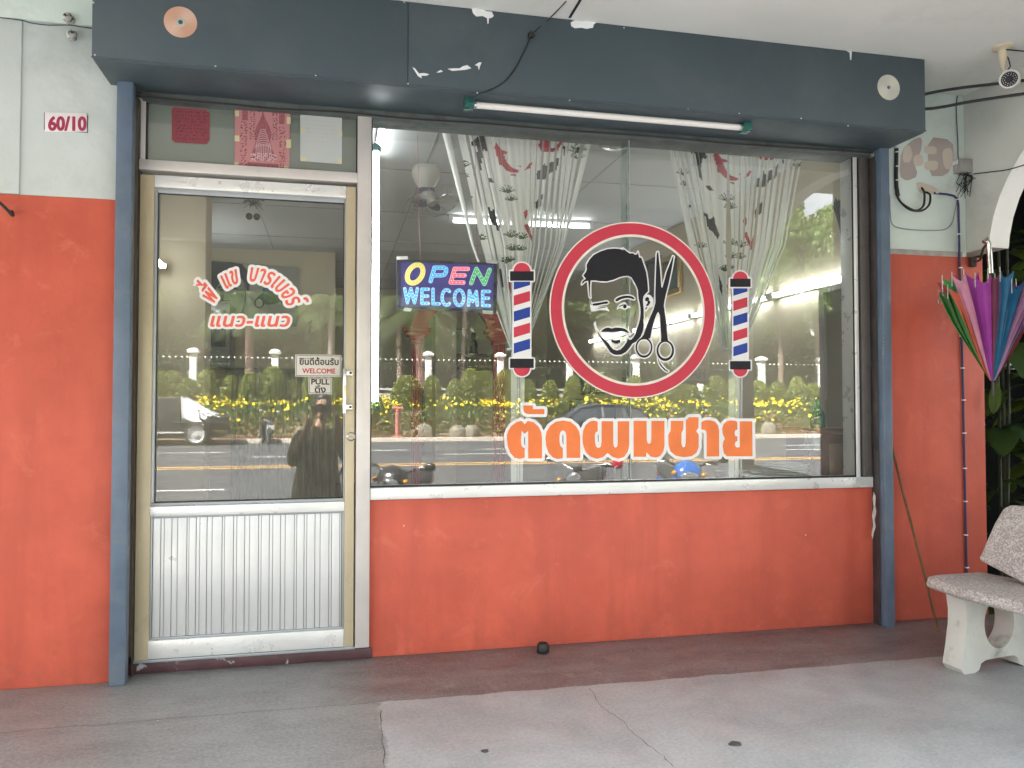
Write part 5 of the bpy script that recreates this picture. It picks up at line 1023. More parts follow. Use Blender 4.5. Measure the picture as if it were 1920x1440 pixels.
wt_ = thing('shelf_table', 'pale low table with glass top inside the window corner', 'table', (fx(1490, 885, .3), .42, .04)); TZ = fz(1490, 893, .2)-.04
MB().box(-.30, .28, -.22, .22, TZ-.03, TZ).build('table_top', mat('pale_laminate', (.36, .36, .33), .3), wt_, bev=.004)
for sx in (-.27, .25):
    for sy in (-.19, .19): MB().box(sx-.02, sx+.02, sy-.02, sy+.02, 0, TZ-.03).build('leg', mat('frame_black', (.02, .02, .022), .4), wt_)
pp_ = thing('paper_stack', 'crumpled papers and cloth lying on the pale table', 'paper', (fx(1490, 882, .3), .36, TZ+.04))
for k in range(5): 
    m = Matrix.Rotation(.25*k-.4, 3, 'Z'); MB().obox((.03*k-.08, .0, .007+.012*k), (.26-.02*k, .18, .009), m).build('sheet', mat('paper_grey', (.40, .42, .38), .8, .1), pp_, bev=.002)
bt_ = thing('glass_bottle', 'teal green glass bottle with long neck on a clear stand', 'bottle', (fx(1533, 800, .22), .22, fz(1533, 804, .22)))
gb = G('bottle_glass'); gb.set(Base_Color=(.02, .22, .21), Roughness=.08, Transmission_Weight=.35, Specular_IOR_Level=.6)
MB().lathe([(.030, 0), (.036, .006), (.037, .06), (.033, .085), (.016, .105), (.011, .125), (.011, .15), (.014, .155)], (0, 0, 0), 22).build('body', gb.m, bt_); MB().lathe([(.0125, .155), (.0125, .165), (.003, .167)], (0, 0, 0), 14).build('stopper', mat('stopper_dark', (.06, .05, .03), .5), bt_)
sd = thing('display_stand', 'small stand holding the teal bottle beside the cabinet', 'stand', bt_.location-Vector((0, 0, .012))); MB().box(-.06, .07, -.05, .05, 0, .010).build('shelf', glassmat('stand_glass', 1.5, (.7, .78, .76)), sd); 
MB().box(-.055, .02, -.045, .045, -.10, -.002).build('clear_box', mat('grey_box', (.22, .25, .25), .2, .3, 20), sd, bev=.004); MB().tube([(-.06, 0, -.002), (-.02, .02, -.2), (.03, .03, TZ+.04-bt_.location.z+.02)], .004, 6).build('strut', RW, sd)
MB().box(-.012, .012, .0, .02, TZ+.04-bt_.location.z+.012, -.10).build('pillar', RW, sd)
tag(MB().box(-.02, .02, -.02, .02, -.03, .03).lathe([(.012, -.045), (.014, -.03), (.005, -.028)], (0, 0, 0), 12).build('motion_sensor', mat('sensor_white', (.55, .56, .52), .4), loc=at(1597, 338, .05), bev=.005), 'small white sensor fixed high on the window jamb', 'sensor')
# barber chair and shelf
ch = thing('barber_chair', 'black padded barber chair with headrest inside the shop', 'chair', (at(1128, 665, 4.2)[0], 4.2, .04)); BL = mat('black_leather', (.02, .02, .03), .35, .2)
MB().lathe([(.28, 0), (.28, .03), (.06, .05), (.05, .42), (.12, .46)], (0, 0, 0), 24).build('base', mat('chrome', (.6, .6, .6), .15, metal=.9), ch); MB().box(-.26, .26, -.28, .26, .46, .60).build('seat', BL, ch, bev=.04, seg=3); MB().box(-.25, .25, .22, .36, .58, 1.12).build('backrest', BL, ch, bev=.04, seg=3); MB().box(-.14, .14, .24, .34, 1.16, 1.40).build('headrest', BL, ch, bev=.03, seg=3)
for s_ in (-1, 1): MB().box(s_*.27, s_*.34, -.25, .25, .66, .76).box(s_*.28, s_*.33, .05, .12, .5, .66).build('armrest', BL, ch, bev=.015)
MB().box(-.2, .2, -.52, -.44, .18, .22).box(-.03, .03, -.44, -.2, .2, .46).build('footrest', mat('chrome', (.6, .6, .6), .15, metal=.9), ch, bev=.006)
orn = thing('hanging_ornament', 'dark tinsel ball ornament hanging from the ceiling inside the door', 'ornament', at(474, 392, .35)); TI = mat('tinsel', (.06, .06, .06), .2, .5, 60, metal=.7)
m = MB()
for k in range(60):
    a = random.uniform(0, 6.28); e = random.uniform(-.7, 1); r_ = random.uniform(.03, .055); m.tube([(0, 0, .02), (r_*.6*math.cos(a), r_*.6*math.sin(a), .02+r_*.5*e+.01), (r_*math.cos(a), r_*math.sin(a), .02+r_*.7*e)], .0012, 4)
m.build('tinsel_tuft', TI, orn)
for dx in (-.016, .018): MB().ell((dx, 0, -.035), .016, 16, 10).build('bauble', mat('bauble', (.09, .09, .09), .1, metal=.8), orn)
MB().cyl((0, 0, .02), (0, 0, CI-orn.location.z), .0012, n=5).build('thread', CABB, orn)
mc = thing('wall_cabinet', 'small white cabinet with dark screen on the back wall near poster', 'cabinet', (-1.08, 4.6, 1.75)); MB().box(-.16, .12, -.12, .3, -.3, .32).build('case', mat('case_grey', (.16, .16, .15), .5), mc, bev=.01); MB().box(-.12, .08, -.135, -.12, -.1, .25).build('screen', mat('screen_dark', (.02, .02, .025), .15), mc)
gtm = MB()
for k in range(14): gtm.box(-1.0+.075*k, -1.0+.075*k+.05, 4.97, 4.99, .05, 1.42)
gt_ = thing('louvre_door', 'grey slatted folding door below the large poster', 'door', (0, 0, 0)); gtm.build('slats', mat('louvre_grey', (.25, .25, .21), .5, .1), gt_, bev=.004); MB().box(-1.06, .08, 4.96, 4.985, 1.42, 1.47).build('door_frame', mat('louvre_grey2', (.18, .18, .15), .5), gt_)
hs = thing('hanging_shop_sign', 'small white hanging sign with red and blue letters under the porch beam', 'sign', mir(1298, 668, -2.78)); hz_ = 2.30-hs.location.z
MB().box(-.15, .15, -.025, .025, -.21, .19).build('sign_box', mat('sign_white', (.62, .62, .62), .4, .05), hs, bev=.004)
for x in (-.12, .12): MB().cyl((x, 0, .19), (x, 0, hz_+.02), .004, n=6).build('hanger', BLACKR, hs)
MB().box(-.15, .15, -.03, .03, -.235, -.21).build('sign_base', BLACKR, hs)
def wsign(body, z0, z1, m, w): # faces the shop (+y): letters run towards -x when seen from the glass
    mb = shape([('poly', fit(text_segs(body), -w, z0, w, z1))], .004, .004, lambda x, z: (-x, .0262, z), MB()); mb.build('sign_letters', m, hs, smooth=0)
wsign('BARBER', -.08, .13, RV, .13); wsign('HAIR', -.185, -.11, BLV, .11)

# ------------------------------------------------------------------ the street side (seen in the glass)
rg_ = np.random.default_rng(5)
XA, XB = -16, 40
def strip_pts(n, fy, fz_): x = rg_.uniform(XA, XB, n); t = rg_.random(n); return np.stack([x, fy(t), fz_(t, x)], 1)
prof = lambda t: np.interp(t, [0, .2, .45, .7, 1], [-.25, .35, .8, 1.05, 1.1])
c = strip_pts(60000, lambda t: KY-1.75-4.0*t, lambda t, x: prof(t)+rg_.random(len(t))*(.16+.28*t)+.1*np.sin(x*1.3)); v, f = leaf_mesh(c, .085, rg_); 
dry = rg_.random(len(f)) < np.interp(c[:, 2], [-.2, .5, .8], [.55, .25, .05])
fb_ = np_obj('hedge_bank', v, f, [LMID, leafmat('leaf_dry', (.16, .085, .03), (.26, .15, .05))], None, dry.astype(int)); tag(fb_, kind='stuff')
n = 5200; x = rg_.uniform(XA, XB, n); t = .45+.5*rg_.random(n)**1.3; keep = (np.sin(x*.9)+np.sin(x*2.3+1)+rg_.normal(size=n)*.9) > -.5; x, t = x[keep], t[keep]
low = rg_.random(len(t)) < .13; t = np.where(low, rg_.uniform(.12, .45, len(t)), t); c = np.stack([x, KY-1.75-4.0*t+.1, prof(t)+.22+.38*t*rg_.random(len(t))], 1); v, f = leaf_mesh(c, .075, rg_, .6, .3, .95)
g = G('petal_yellow'); g.set(Base_Color=(.86, .70, .02), Roughness=.6); tag(np_obj('yellow_flowers', v, f, g.m), kind='stuff')
# clipped bushes
def cone_bush():
    t = thing('clipped_bush', 'clipped cone shaped bush in the row behind the yellow flowers', 'bush', group='clipped bushes along the fence')
    n = 3800; z = rg_.random(n)**.85; r = .47*np.sqrt(np.clip(1-z**2.4, 0, 1))*(.82+.2*rg_.random(n)); a = rg_.uniform(0, 6.283, n); c = np.stack([r*np.cos(a), r*np.sin(a), .05+1.75*z], 1); v, f = leaf_mesh(c, .062, rg_, .2)
    np_obj('foliage', v, f, LYEL, t); MB().cyl((0, 0, 0), (0, 0, 1.2), .05, .03, 8).build('trunk', BARK, t); MB().lathe([(.38, .1), (.36, .7), (.26, 1.3), (.05, 1.62)], (0, 0, 0), 12).build('inner_twigs', mat('twig_dark', (.02, .035, .01), .9), t)  # solid dark green core inside the leaves
    return t
pxs = [300, 322, 352, 388, 432, 470, 512, 550, 590, 628, 764, 810, 853, 884, 909, 948, 990, 1032, 1075, 1122, 1148, 1190, 1222, 1255, 1290, 1342, 1380, 1422, 1458, 1495, 1524, 1560, 1590]; proto = None
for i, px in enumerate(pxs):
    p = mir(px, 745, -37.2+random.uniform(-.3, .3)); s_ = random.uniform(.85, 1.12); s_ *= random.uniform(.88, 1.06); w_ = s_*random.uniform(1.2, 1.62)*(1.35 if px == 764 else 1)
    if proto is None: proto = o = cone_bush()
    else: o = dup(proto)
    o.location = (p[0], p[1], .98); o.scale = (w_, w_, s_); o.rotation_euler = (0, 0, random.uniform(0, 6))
# fence with white posts
FYY = -39.0; fe = thing('iron_fence', 'dark iron fence with white capped posts and white bead finials', 'fence', (0, FYY, 1.1)); WP = mat('post_white', (.78, .78, .75), .5, .05, 6)
pz = mir(800, 668, FYY)[2]-1.1; bz = mir(800, 675, FYY)[2]-1.1; x0 = mir(803, 700, FYY)[0]; sp_ = mir(938, 700, FYY)[0]-x0; k0 = None
for k in range(-6, 8):
    if k == -6:
        k0 = MB().box(-.17, .17, -.17, .17, -.3, pz).build('post', WP, fe, bev=.02); cp = MB().box(-.28, .28, -.28, .28, pz, pz+.16).lathe([(.26, pz+.16), (.2, pz+.24), (.05, pz+.27)], (0, 0, 0), 16).build('post_cap', WP, k0, bev=.02); k0.location = (x0+k*sp_, 0, 0)
    else: dup(k0, loc=(x0+k*sp_, 0, 0), parent=fe)
pk = MB(); fn = MB(); xx = x0-6*sp_
while xx < x0+7.5*sp_:
    pk.box(xx-.014, xx+.014, -.014, .014, 0, bz-.04); fn.ell((xx, 0, bz), .052, 8, 6); xx += sp_/14
pk.box(x0-6*sp_, x0+7.5*sp_, -.02, .02, .9, .95).box(x0-6*sp_, x0+7.5*sp_, -.02, .02, bz-.35, bz-.3)
tag(pk.build('pickets', mat('picket_dark', (.03, .04, .03), .5), fe, smooth=0), kind='stuff'); tag(fn.build('finials', mat('finial_white', (.8, .8, .76), .5), fe), kind='stuff')
lw_ = thing('low_wall', 'low pale rendered wall running behind the clipped bushes', 'wall', (0, -38.4, 1.0)); MB().box(-40, 70, -.12, .12, -.2, .75).build('wall', mat('wall_render', (.50, .47, .41), .85, .12, 1.5), lw_); MB().box(-40, 70, -.17, .17, .92, 1.02).build('coping', mat('wall_cope', (.60, .58, .53), .8, .1), lw_)
for k in range(40): MB().box(-39+k*2.7, -38.8+k*2.7, -.1, .1, .75, .92).build('block', mat('wall_cope', (.60, .58, .53), .8, .1), lw_)
hyd = thing('standpipe', 'pinkish red standpipe with a tee top beside the kerb', 'standpipe', mir(745, 806, KY-.9)); hyd.location.z = -.36; hp = mat('faded_red', (.46, .17, .14), .7, .15, 9)
hh = mir(745, 766, KY-.9)[2]+.36; MB().cyl((0, 0, 0), (0, 0, hh), .10, n=14).build('pipe', hp, hyd); MB().cyl((-.2, 0, hh), (.2, 0, hh), .09, n=14).cyl((-.24, 0, hh), (-.17, 0, hh), .12, n=14).cyl((.17, 0, hh), (.24, 0, hh), .12, n=14).build('outlet', hp, hyd); MB().lathe([(.25, 0), (.25, .06), (.15, .1)], (0, 0, 0), 16).build('flange', hp, hyd)
for px in (797, 858, 884, 640, 1090, 1440):
    p = mir(px, 815, KY-1.55); q = [(.5*(.7+.5*random.random())*math.cos(a), .35*math.sin(a)*(.7+.5*random.random())) for a in np.linspace(0, 6.28, 9)[:-1]]
    h_ = random.uniform(.35, .6); o = MB().loft([[Vector((x, y, -.1)) for x, y in q], [Vector((x*.9, y*.9, h_*.6)) for x, y in q], [Vector((x*.45, y*.45, h_)) for x, y in q]]).build('boulder', mat('boulder_stone', (.20, .185, .14), .9, .25, 4, .5, 20), loc=(p[0], p[1], -.3), bev=.03); tag(o, 'pale boulder at the foot of the flower bank', 'boulder', 'boulders at the foot of the bank')
# trees
def palm(h, r, n, L_, label, bark, thick_base=1.25, seed=0):
    rr_ = random.Random(seed); t = thing('palm_tree', label, 'tree', group=None); top = Vector((rr_.uniform(-.3, .3), 0, h))
    MB().tube([(0, 0, -.3), (0, 0, .4), top*.3, top*.7, top], [r*thick_base*1.2, r*thick_base, r*1.05, r*.95, r*.85], 12).build('trunk', bark, t); vs = []; fs = []; mb = MB(); q = []
    for k in range(n):
        a = k*2.4+rr_.uniform(-.3, .3); e = rr_.uniform(-.5, 1.0); L2 = L_*rr_.uniform(.8, 1.1); pts = []
        for i in range(12):
            u = i/11; pts.append(top+Vector((math.cos(a)*L2*u*math.cos(e*.6), math.sin(a)*L2*u*math.cos(e*.6), L2*(math.sin(e)*u*.7-.75*u*u))))
        mb.tube(pts, [.03*(1-i/12.5) for i in range(12)], 5)
        for i in range(1, 12):
            for sb in range(3):
                c_ = pts[i-1].lerp(pts[i], sb/3); d = (pts[i]-pts[i-1]).normalized(); sd_ = d.cross(Vector((0, 0, 1))).normalized(); w = L2*.26*math.sin(math.pi*(.12+.84*(i+sb/3)/12.3))
                for s_ in (-1, 1): tip = c_+sd_*s_*w+d*w*.5+Vector((0, 0, -w*.55)); q.append([c_-d*.03, c_+d*.03, tip+d*.012, tip-d*.012])
    mb.build('frond_ribs', LPALM, t); qa = np.array([[list(p) for p in r_] for r_ in q]).reshape(-1, 3); np_obj('crown', qa, np.arange(len(qa)).reshape(-1, 4), LPALM, t); return t
def put_at(t, px, Y): p = mir(px, 740, Y); t.location = (p[0], p[1], 1.05); return t
put_at(palm(5.6, .27, 22, 3.0, 'thick pink barked palm behind the left white fence post', PINKB, 1.35, 1), 792, -42)
put_at(palm(7.4, .13, 18, 2.4, 'slim pale palm trunk right of the thick pink palm', PBARK, 1.3, 2), 865, -42.5)
put_at(palm(6.6, .17, 18, 2.6, 'grey palm trunk left of the thick pink palm', PBARK, 1.2, 3), 751, -43)
put_at(palm(5.8, .24, 22, 2.9, 'pink barked palm behind the door glass bushes', PINKB, 1.3, 4), 470, -42)
put_at(palm(6.2, .17, 18, 2.6, 'slim palm just left of the door welcome sign', PBARK, 1.3, 5), 618, -43)
put_at(palm(6.0, .2, 20, 2.8, 'palm at the right of the red ring in the glass', PBARK, 1.3, 6), 1400, -42.5)
put_at(palm(7.0, .18, 18, 2.6, 'tall palm behind the far right clipped bushes', PBARK, 1.3, 7), 1535, -43)
def tree(label, h, cr, n, m, seed, size=.2):
    r_ = np.random.default_rng(seed); rr_ = random.Random(seed); t = thing('leafy_tree', label, 'tree', group='broad trees behind the fence'); tips = []; tm = MB(); tm.tube([(0, 0, -.4), (.1, 0, h*.25), (.0, .1, h*.5), (0, 0, h*.75)], [.34, .27, .2, .09], 10)
    for k in range(9):
        a = k*2.4; z = h*rr_.uniform(.3, .65); e = Vector((math.cos(a)*cr*rr_.uniform(.5, .9), math.sin(a)*cr*rr_.uniform(.5, .9), h*rr_.uniform(.55, .95))); tm.tube([(0, 0.05, z), Vector((0, 0, z)).lerp(e, .5)+Vector((0, 0, .2)), e], [.12, .08, .03], 6); tips.append(e)
    tm.build('trunk', BARK, t); tips += [Vector((0, 0, h*.9)), Vector((cr*.4, 0, h*.8)), Vector((-cr*.4, .2, h*.75))]; C_ = []
    for e in tips:
        for s_ in range(3): o = np.array(e)+r_.normal(size=3)*cr*.18; C_.append(blob_pts(r_, n//(len(tips)*3), o, (cr*.33*(.7+.5*r_.random()), cr*.33, cr*.22), .25))
    v, f = leaf_mesh(np.concatenate(C_), size, r_, .3); np_obj('crown', v, f, m, t); return t
trees = [tree('dark broad leafed tree rising behind the iron fence', 9, 4.2, 13000, LDARK, 1), tree('mid green broad tree rising behind the iron fence', 8, 3.8, 12000, LMID, 2), tree('lighter bushy tree filling gaps behind the iron fence', 6.5, 3.4, 11000, LMID, 3)]
used = [False]*3
for i, (px, Y) in enumerate(((345, -50), (430, -47), (520, -52), (600, -56), (690, -50), (840, -56), (900, -49), (960, -54), (1020, -47), (1090, -52), (1150, -48), (1215, -54), (1280, -48), (1340, -53), (1420, -49), (1480, -55), (1550, -50), (1610, -47), (330, -60), (1250, -62), (1050, -62), (930, -62))):
    k = (i*2) % 3; o = trees[k] if not used[k] else dup(trees[k]); used[k] = True; put_at(o, px, Y); s_ = random.uniform(.85, 1.2); o.scale = (s_, s_, s_); o.rotation_euler = (0, 0, random.uniform(0, 6))
near = tree('large green tree leaning over the street right of the porch', 10.5, 4.6, 15000, LMID, 8, .18); near['group'] = 'trees over the street'; p = mir(1462, 600, -39); near.location = (p[0], p[1], .9); near.scale = (.62, .62, 1.2)
p = mir(1560, 600, -62); near2 = dup(near, loc=(p[0], p[1], .9), rz=2.0, sc=(1.3, 1.3, 1.75), label='tall green tree rising behind the red roofed house')
rg2 = np.random.default_rng(12); n = 46000; x = rg2.uniform(-24, 48, n); hh_ = 4.3+1.1*np.sin(x*.55)+.7*np.sin(x*1.7+2)+.4*np.sin(x*3.9); c = np.stack([x, -46.5+1.6*rg2.normal(size=n)*.6, 1.0+hh_*rg2.random(n)**.8], 1); v, f = leaf_mesh(c, .26, rg2, .2)
tag(np_obj('dense_shrubs', v, f, LDARK), kind='stuff')

# buildings across the road
def block(name, label, X0, X1, Y_, H_, wall, roof, floors, bays, rh=2.2):
    t = thing(name, label, 'building', ((X0+X1)/2, Y_, .9)); w = (X1-X0)/2; dpt = 8
    MB().box(-w, w, -dpt, 0, -1, H_).build('walls', wall, t); MB().loft([[Vector((-w-.7, .8, H_)), Vector((w+.7, .8, H_)), Vector((w+.7, -dpt-.8, H_)), Vector((-w-.7, -dpt-.8, H_))], [Vector((-w*.75, -2.5, H_+rh)), Vector((w*.75, -2.5, H_+rh)), Vector((w*.75, -dpt+2, H_+rh)), Vector((-w*.75, -dpt+2, H_+rh))]]).build('roof', roof, t, smooth=0)
    MB().box(-w-.75, w+.75, .78, .86, H_-.45, H_+.05).build('roof_fascia', mat('fascia_white', (.78, .78, .75), .6), t); fh = H_/floors
    for a in range(floors):
        for b in range(bays):
            cx_ = -w+(b+.5)*2*w/bays; ww = w/bays*.62; z0 = a*fh+fh*.3; fr_ = MB().box(cx_-ww, cx_+ww, .0, .05, z0-.08, z0+fh*.5+.08).build('window', mat('win_frame_white', (.65, .65, .62), .5), t); MB().box(cx_-ww+.08, cx_+ww-.08, .05, .06, z0, z0+fh*.5).build('pane', mat('dark_pane', (.02, .025, .03), .08, spec=.6), fr_)
    return t
rr_m = mat('red_roof_tiles', (.40, .06, .05), .6, .2, 8, .5, 20); wb = mat('building_white', (.74, .73, .69), .7, .06, .6)
block('white_building', 'long white building behind the trees across the road', -38, 16, -66, 9.6, wb, mat('grey_roof', (.26, .26, .25), .7), 2, 14)
block('red_roofed_house', 'tall white house with red tiled roof across the road', 27, 52, -48, 12.5, wb, rr_m, 3, 7, 1.3)

# ------------------------------------------------------------------ vehicles in the street
RUB = mat('tyre_rubber', (.02, .02, .021), .8, .2); CHR = mat('chrome', (.6, .6, .6), .15, metal=.9); BPL = mat('bike_black', (.014, .014, .016), .25, .2, coat=.6); DGR = mat('engine_grey', (.12, .12, .12), .45, .2, metal=.5)
REDM = mat('red_mirror', (.45, .02, .03), .2, coat=.8); LENS = mat('lamp_lens', (.30, .32, .34), .10, .45, 30, metal=.6, spec=.8); PLT = mat('number_plate_white', (.65, .65, .62), .4)
def wheel(parent, c, r, w, ax=(1, 0, 0), rim=None, spokes=True):
    c = Vector(c); ax = Vector(ax); t = MB().lathe([(r*.72, -w*.5), (r*.92, -w*.5), (r, -w*.2), (r, w*.2), (r*.92, w*.5), (r*.72, w*.5), (r*.72, -w*.5)], c, 28, ax, cap=False).build('wheel', RUB, parent)
    m = MB().lathe([(r*.73, -w*.38), (r*.73, w*.38), (r*.66, w*.3), (r*.60, w*.12), (r*.22, w*.2), (r*.2, w*.42), (.01, w*.42)], c, 28, ax) if not spokes else MB().lathe([(r*.74, -w*.3), (r*.74, w*.3), (r*.67, w*.25), (r*.67, -w*.25), (r*.74, -w*.3)], c, 28, ax, cap=False).cyl(c-ax*w*.6, c+ax*w*.6, r*.16, n=14)
    if spokes:
        q = Vector((0, 0, 1)).rotation_difference(ax)
        for k in range(6): a = k*math.pi/3; m.tube([c+q @ Vector((r*.1*math.cos(a), r*.1*math.sin(a), 0)), c+q @ Vector((r*.7*math.cos(a+.2), r*.7*math.sin(a+.2), 0))], .012, 6)
    m.build('rim', rim or CHR, t); return t
def motorbike(label, loc, rz, col, style='moped', mirror=None, lean=.08, mh=1.225, mx=.315):
    t = thing('motorbike', label, 'motorbike', loc, rz, 'motorbikes parked by the road'); t.rotation_euler = (0, lean, rz); t.scale = (.97, .97, .94); mm = mirror or BPL
    wheel(t, (0, .62, .28), .28, .085); wheel(t, (0, -.60, .28), .28, .10)
    MB().tube([(-.075, .62, .28), (-.07, .50, .66), (-.04, .43, .84)], .022, 10).tube([(.075, .62, .28), (.07, .50, .66), (.04, .43, .84)], .022, 10).build('fork', DGR, t)
    MB().loft([[Vector((x*s_, .62+.325*math.cos(a), .28+.325*math.sin(a)+dz)) for x, dz in ((-.065, -.02), (-.04, .012), (.04, .012), (.065, -.02))] for a, s_ in zip(np.linspace(.15, 2.3, 9), [.6]+[1]*7+[.6])], cap=False, close=False).build('front_fender', col, t)
    hl = .86
    # front cowl and headlight
    cw = MB(); secs = []
    for y, w, h, zc_ in ((.30, .09, .10, .86), (.38, .15, .13, .88), (.46, .155, .125, .87), (.52, .12, .09, .84), (.545, .06, .04, .82)):
        secs.append([Vector((w*math.cos(a)*(1 if abs(math.cos(a)) > .2 else 1), y, zc_+h*math.sin(a))) for a in np.linspace(0, 2*math.pi, 16)[:-1]])
    if style != 'classic':
        cw.loft(secs).build('handlebar_cowl', col, t, smooth=60)
        MB().ell((0, .515, .825), (.105, .05, .07), 18, 10).build('headlight', LENS, t)
    else:
        MB().lathe([(.02, -.06), (.08, -.03), (.095, .03), (.09, .05)], (0, .47, .82), 24, (0, 1, 0)).build('headlight_shell', BPL, t); MB().lathe([(.085, 0), (.06, .02), (.01, .028)], (0, .52, .82), 24, (0, 1, 0)).build('headlight', LENS, t)
        MB().lathe([(.05, 0), (.055, .03), (.05, .045), (.01, .046)], (0, .40, .93), 20, (0, .3, 1)).build('speedometer', DGR, t)
    MB().tube([(-.34, .27, .99), (-.24, .31, .985), (-.12, .36, .94), (0, .38, .90), (.12, .36, .94), (.24, .31, .985), (.34, .27, .99)], .013, 10).build('handlebar', CHR if style == 'classic' else BPL, t)
    for s_ in (-1, 1):
        MB().cyl((s_*.24, .31, .985), (s_*.355, .265, .992), .019, n=12).build('grip', RUB, t); MB().tube([(s_*.22, .34, .98), (s_*.26, .37, .975), (s_*.35, .325, .975)], .006, 6).build('lever', CHR, t)
        mr = MB().tube([(s_*.18, .33, .985), (s_*(.20+mx)/2, .35, (.985+mh)/2+.01), (s_*(mx-.015), .35, mh-.035)], .006, 6).build('mirror_stem', CHR if style == 'classic' else BPL, t)
        MB().ell((s_*mx, .355, mh), (.062, .03, .048 if style != 'classic' else .06), 16, 10).build('mirror', mm, mr)
        MB().ell((s_*.16, .49, .86 if style != 'classic' else .80), (.03, .035, .028), 10, 6).build('indicator', mat('amber_lens', (.55, .22, .02), .2), t)
        MB().tube([(s_*.17, -.10, .27), (s_*.28, -.10, .26)], .014, 8).build('footpeg', RUB, t)
    # leg shield, body, seat, tail
    MB().loft([[Vector((w*u, y+.06*abs(u)*-1, z)) for u in (-1, -.6, 0, .6, 1)] for w, y, z in ((.13, .40, .82), (.21, .38, .68), (.23, .33, .50), (.18, .27, .34), (.12, .20, .26))], cap=False, close=False).build('leg_shield', col, t, smooth=60)
    body = []
    for y, w, z0, z1 in ((.25, .06, .42, .56), (.05, .08, .36, .52), (-.15, .12, .40, .66), (-.40, .14, .48, .74), (-.70, .11, .58, .78), (-.92, .05, .68, .78)): body.append([Vector((w*math.cos(a), y, (z0+z1)/2+(z1-z0)/2*math.sin(a))) for a in np.linspace(0, 2*math.pi, 14)[:-1]])
    MB().loft(body).build('body', col, t, smooth=60)
    st_ = []
    for y, w, z, h in ((.02, .07, .70, .03), (-.10, .12, .755, .05), (-.35, .145, .775, .05), (-.50, .14, .80, .055), (-.78, .11, .82, .045), (-.84, .06, .82, .02)): st_.append([Vector((w*math.cos(a), y, z+h*math.sin(a))) for a in np.linspace(0, 2*math.pi, 14)[:-1]])
    MB().loft(st_).build('seat', mat('black_vinyl_seat', (.018, .018, .018), .55), t, smooth=60)
    MB().obox((0, -.15, .32), (.2, .34, .2)).cyl((-.12, 0, .28), (.12, 0, .28), .10, n=18).build('engine', DGR, t, bev=.03)
    MB().tube([(.11, .0, .22), (.15, -.25, .20), (.17, -.45, .26), (.17, -.95, .36)], [.02, .025, .045, .05], 12).build('exhaust', CHR, t)
    for s_ in (-1, 1): MB().cyl((s_*.12, -.60, .28), (s_*.12, -.55, .60), .028, n=10).build('shock', CHR, t)
    MB().box(-.02, .02, -.62, -.1, .22, .27).build('swing_arm', DGR, t, bev=.005); MB().tube([(-.10, -.70, .78), (-.11, -.95, .86), (.11, -.95, .86), (.10, -.70, .78)], .012, 8).build('grab_rail', CHR, t)
    MB().ell((0, -.93, .74), (.08, .03, .04), 12, 6).build('tail_light', REDM, t); MB().obox((0, -.98, .58), (.18, .006, .13)).build('number_plate', PLT, t)
    MB().tube([(-.08, -.05, .24), (-.22, -.02, .0)], .012, 8).build('stand', DGR, t)
    return t
BLB = mat('bike_blue', (.01, .10, .38), .22, .1, coat=.8); GZ = -.44
def ground_at(px, Y): p = mir(px, 800, Y); return (p[0], p[1])
x, y = ground_at(1262, -4.75); motorbike('blue moped facing the shop right of the small hanging sign', (x, y, GZ), R(12), BLB, mh=1.05, mx=.40)
x, y = ground_at(1085, -4.75); motorbike('dark motorbike with red round mirrors and round headlight', (x, y, GZ), R(30), BPL, 'classic', REDM, mh=1.03, mx=.42)
x, y = ground_at(748, -4.7); motorbike('glossy black scooter at the left corner of the window', (x, y, GZ), R(22), BPL, mh=1.02, mx=.36)
p = mir(497, 820, KY+.7); motorbike('black scooter parked at the far kerb with white plate', (p[0], KY+.7, -.5), R(-14), BPL, 'moped', mat('mirror_bright', (.8, .8, .8), .1, metal=.7))
fs_ = [o for o in bpy.data.objects if o.name.startswith('motorbike') and not o.parent][-1]; fs_.scale = (1.12, 1.12, 1.12); MB().obox((.05, .60, .64), (.26, .02, .18)).build('front_plate', PLT, fs_)
def car_loft(mb, secs, n=5):
    mb.loft(secs)
# dark hatchback driving on the far side
cx0, cx1 = mir(965, 800, -20.5)[0], mir(1216, 800, -20.5)[0]; CLn = cx1-cx0; car = thing('parked_car', 'shiny black hatchback on the road behind the orange lettering', 'car', ((cx0+cx1)/2, -20.5, -.5)); CB = mat('car_black', (.012, .013, .016), .12, .1, coat=1.0, spec=.6)
hl_ = CLn/2; W2 = .88
low = []
for x, zb, zt_, w in ((-1, .38, .62, .55), (-.97, .25, .74, .74), (-.85, .22, .84, .84), (-.5, .22, .97, W2), (-.2, .22, 1.0, W2), (.4, .22, 1.03, W2), (.8, .24, 1.06, .86), (.95, .3, 1.02, .80), (1, .42, .85, .68)):
    low.append([Vector((x*hl_, s_*w*k, z)) for s_, k, z in ((-1, .86, zb), (-1, 1, zb+.18), (-1, 1.0, (zb+zt_)/2+.1), (-1, .93, zt_), (1, .93, zt_), (1, 1.0, (zb+zt_)/2+.1), (1, 1, zb+.18), (1, .86, zb))])
MB().loft(low).build('body', CB, car, smooth=50)
gh = []
for x, z, w in ((-.42, 1.0, .80), (-.12, 1.56, .62), (.1, 1.66, .62), (.5, 1.64, .62), (.78, 1.50, .62), (.96, 1.06, .76)): gh.append([Vector((x*hl_, s_*ww, zz_)) for s_, ww, zz_ in ((-1, .80, .98), (-1, .76 if z > 1.2 else w, min(z, 1.15)), (-1, w, z-.03), (-1, w*.8, z), (1, w*.8, z), (1, w, z-.03), (1, .76 if z > 1.2 else w, min(z, 1.15)), (1, .80, .98))])
MB().loft(gh).build('roof', CB, car, smooth=50)
DG = mat('car_glass_silver', (.16, .18, .19), .06, .05, metal=.75, spec=1.0)
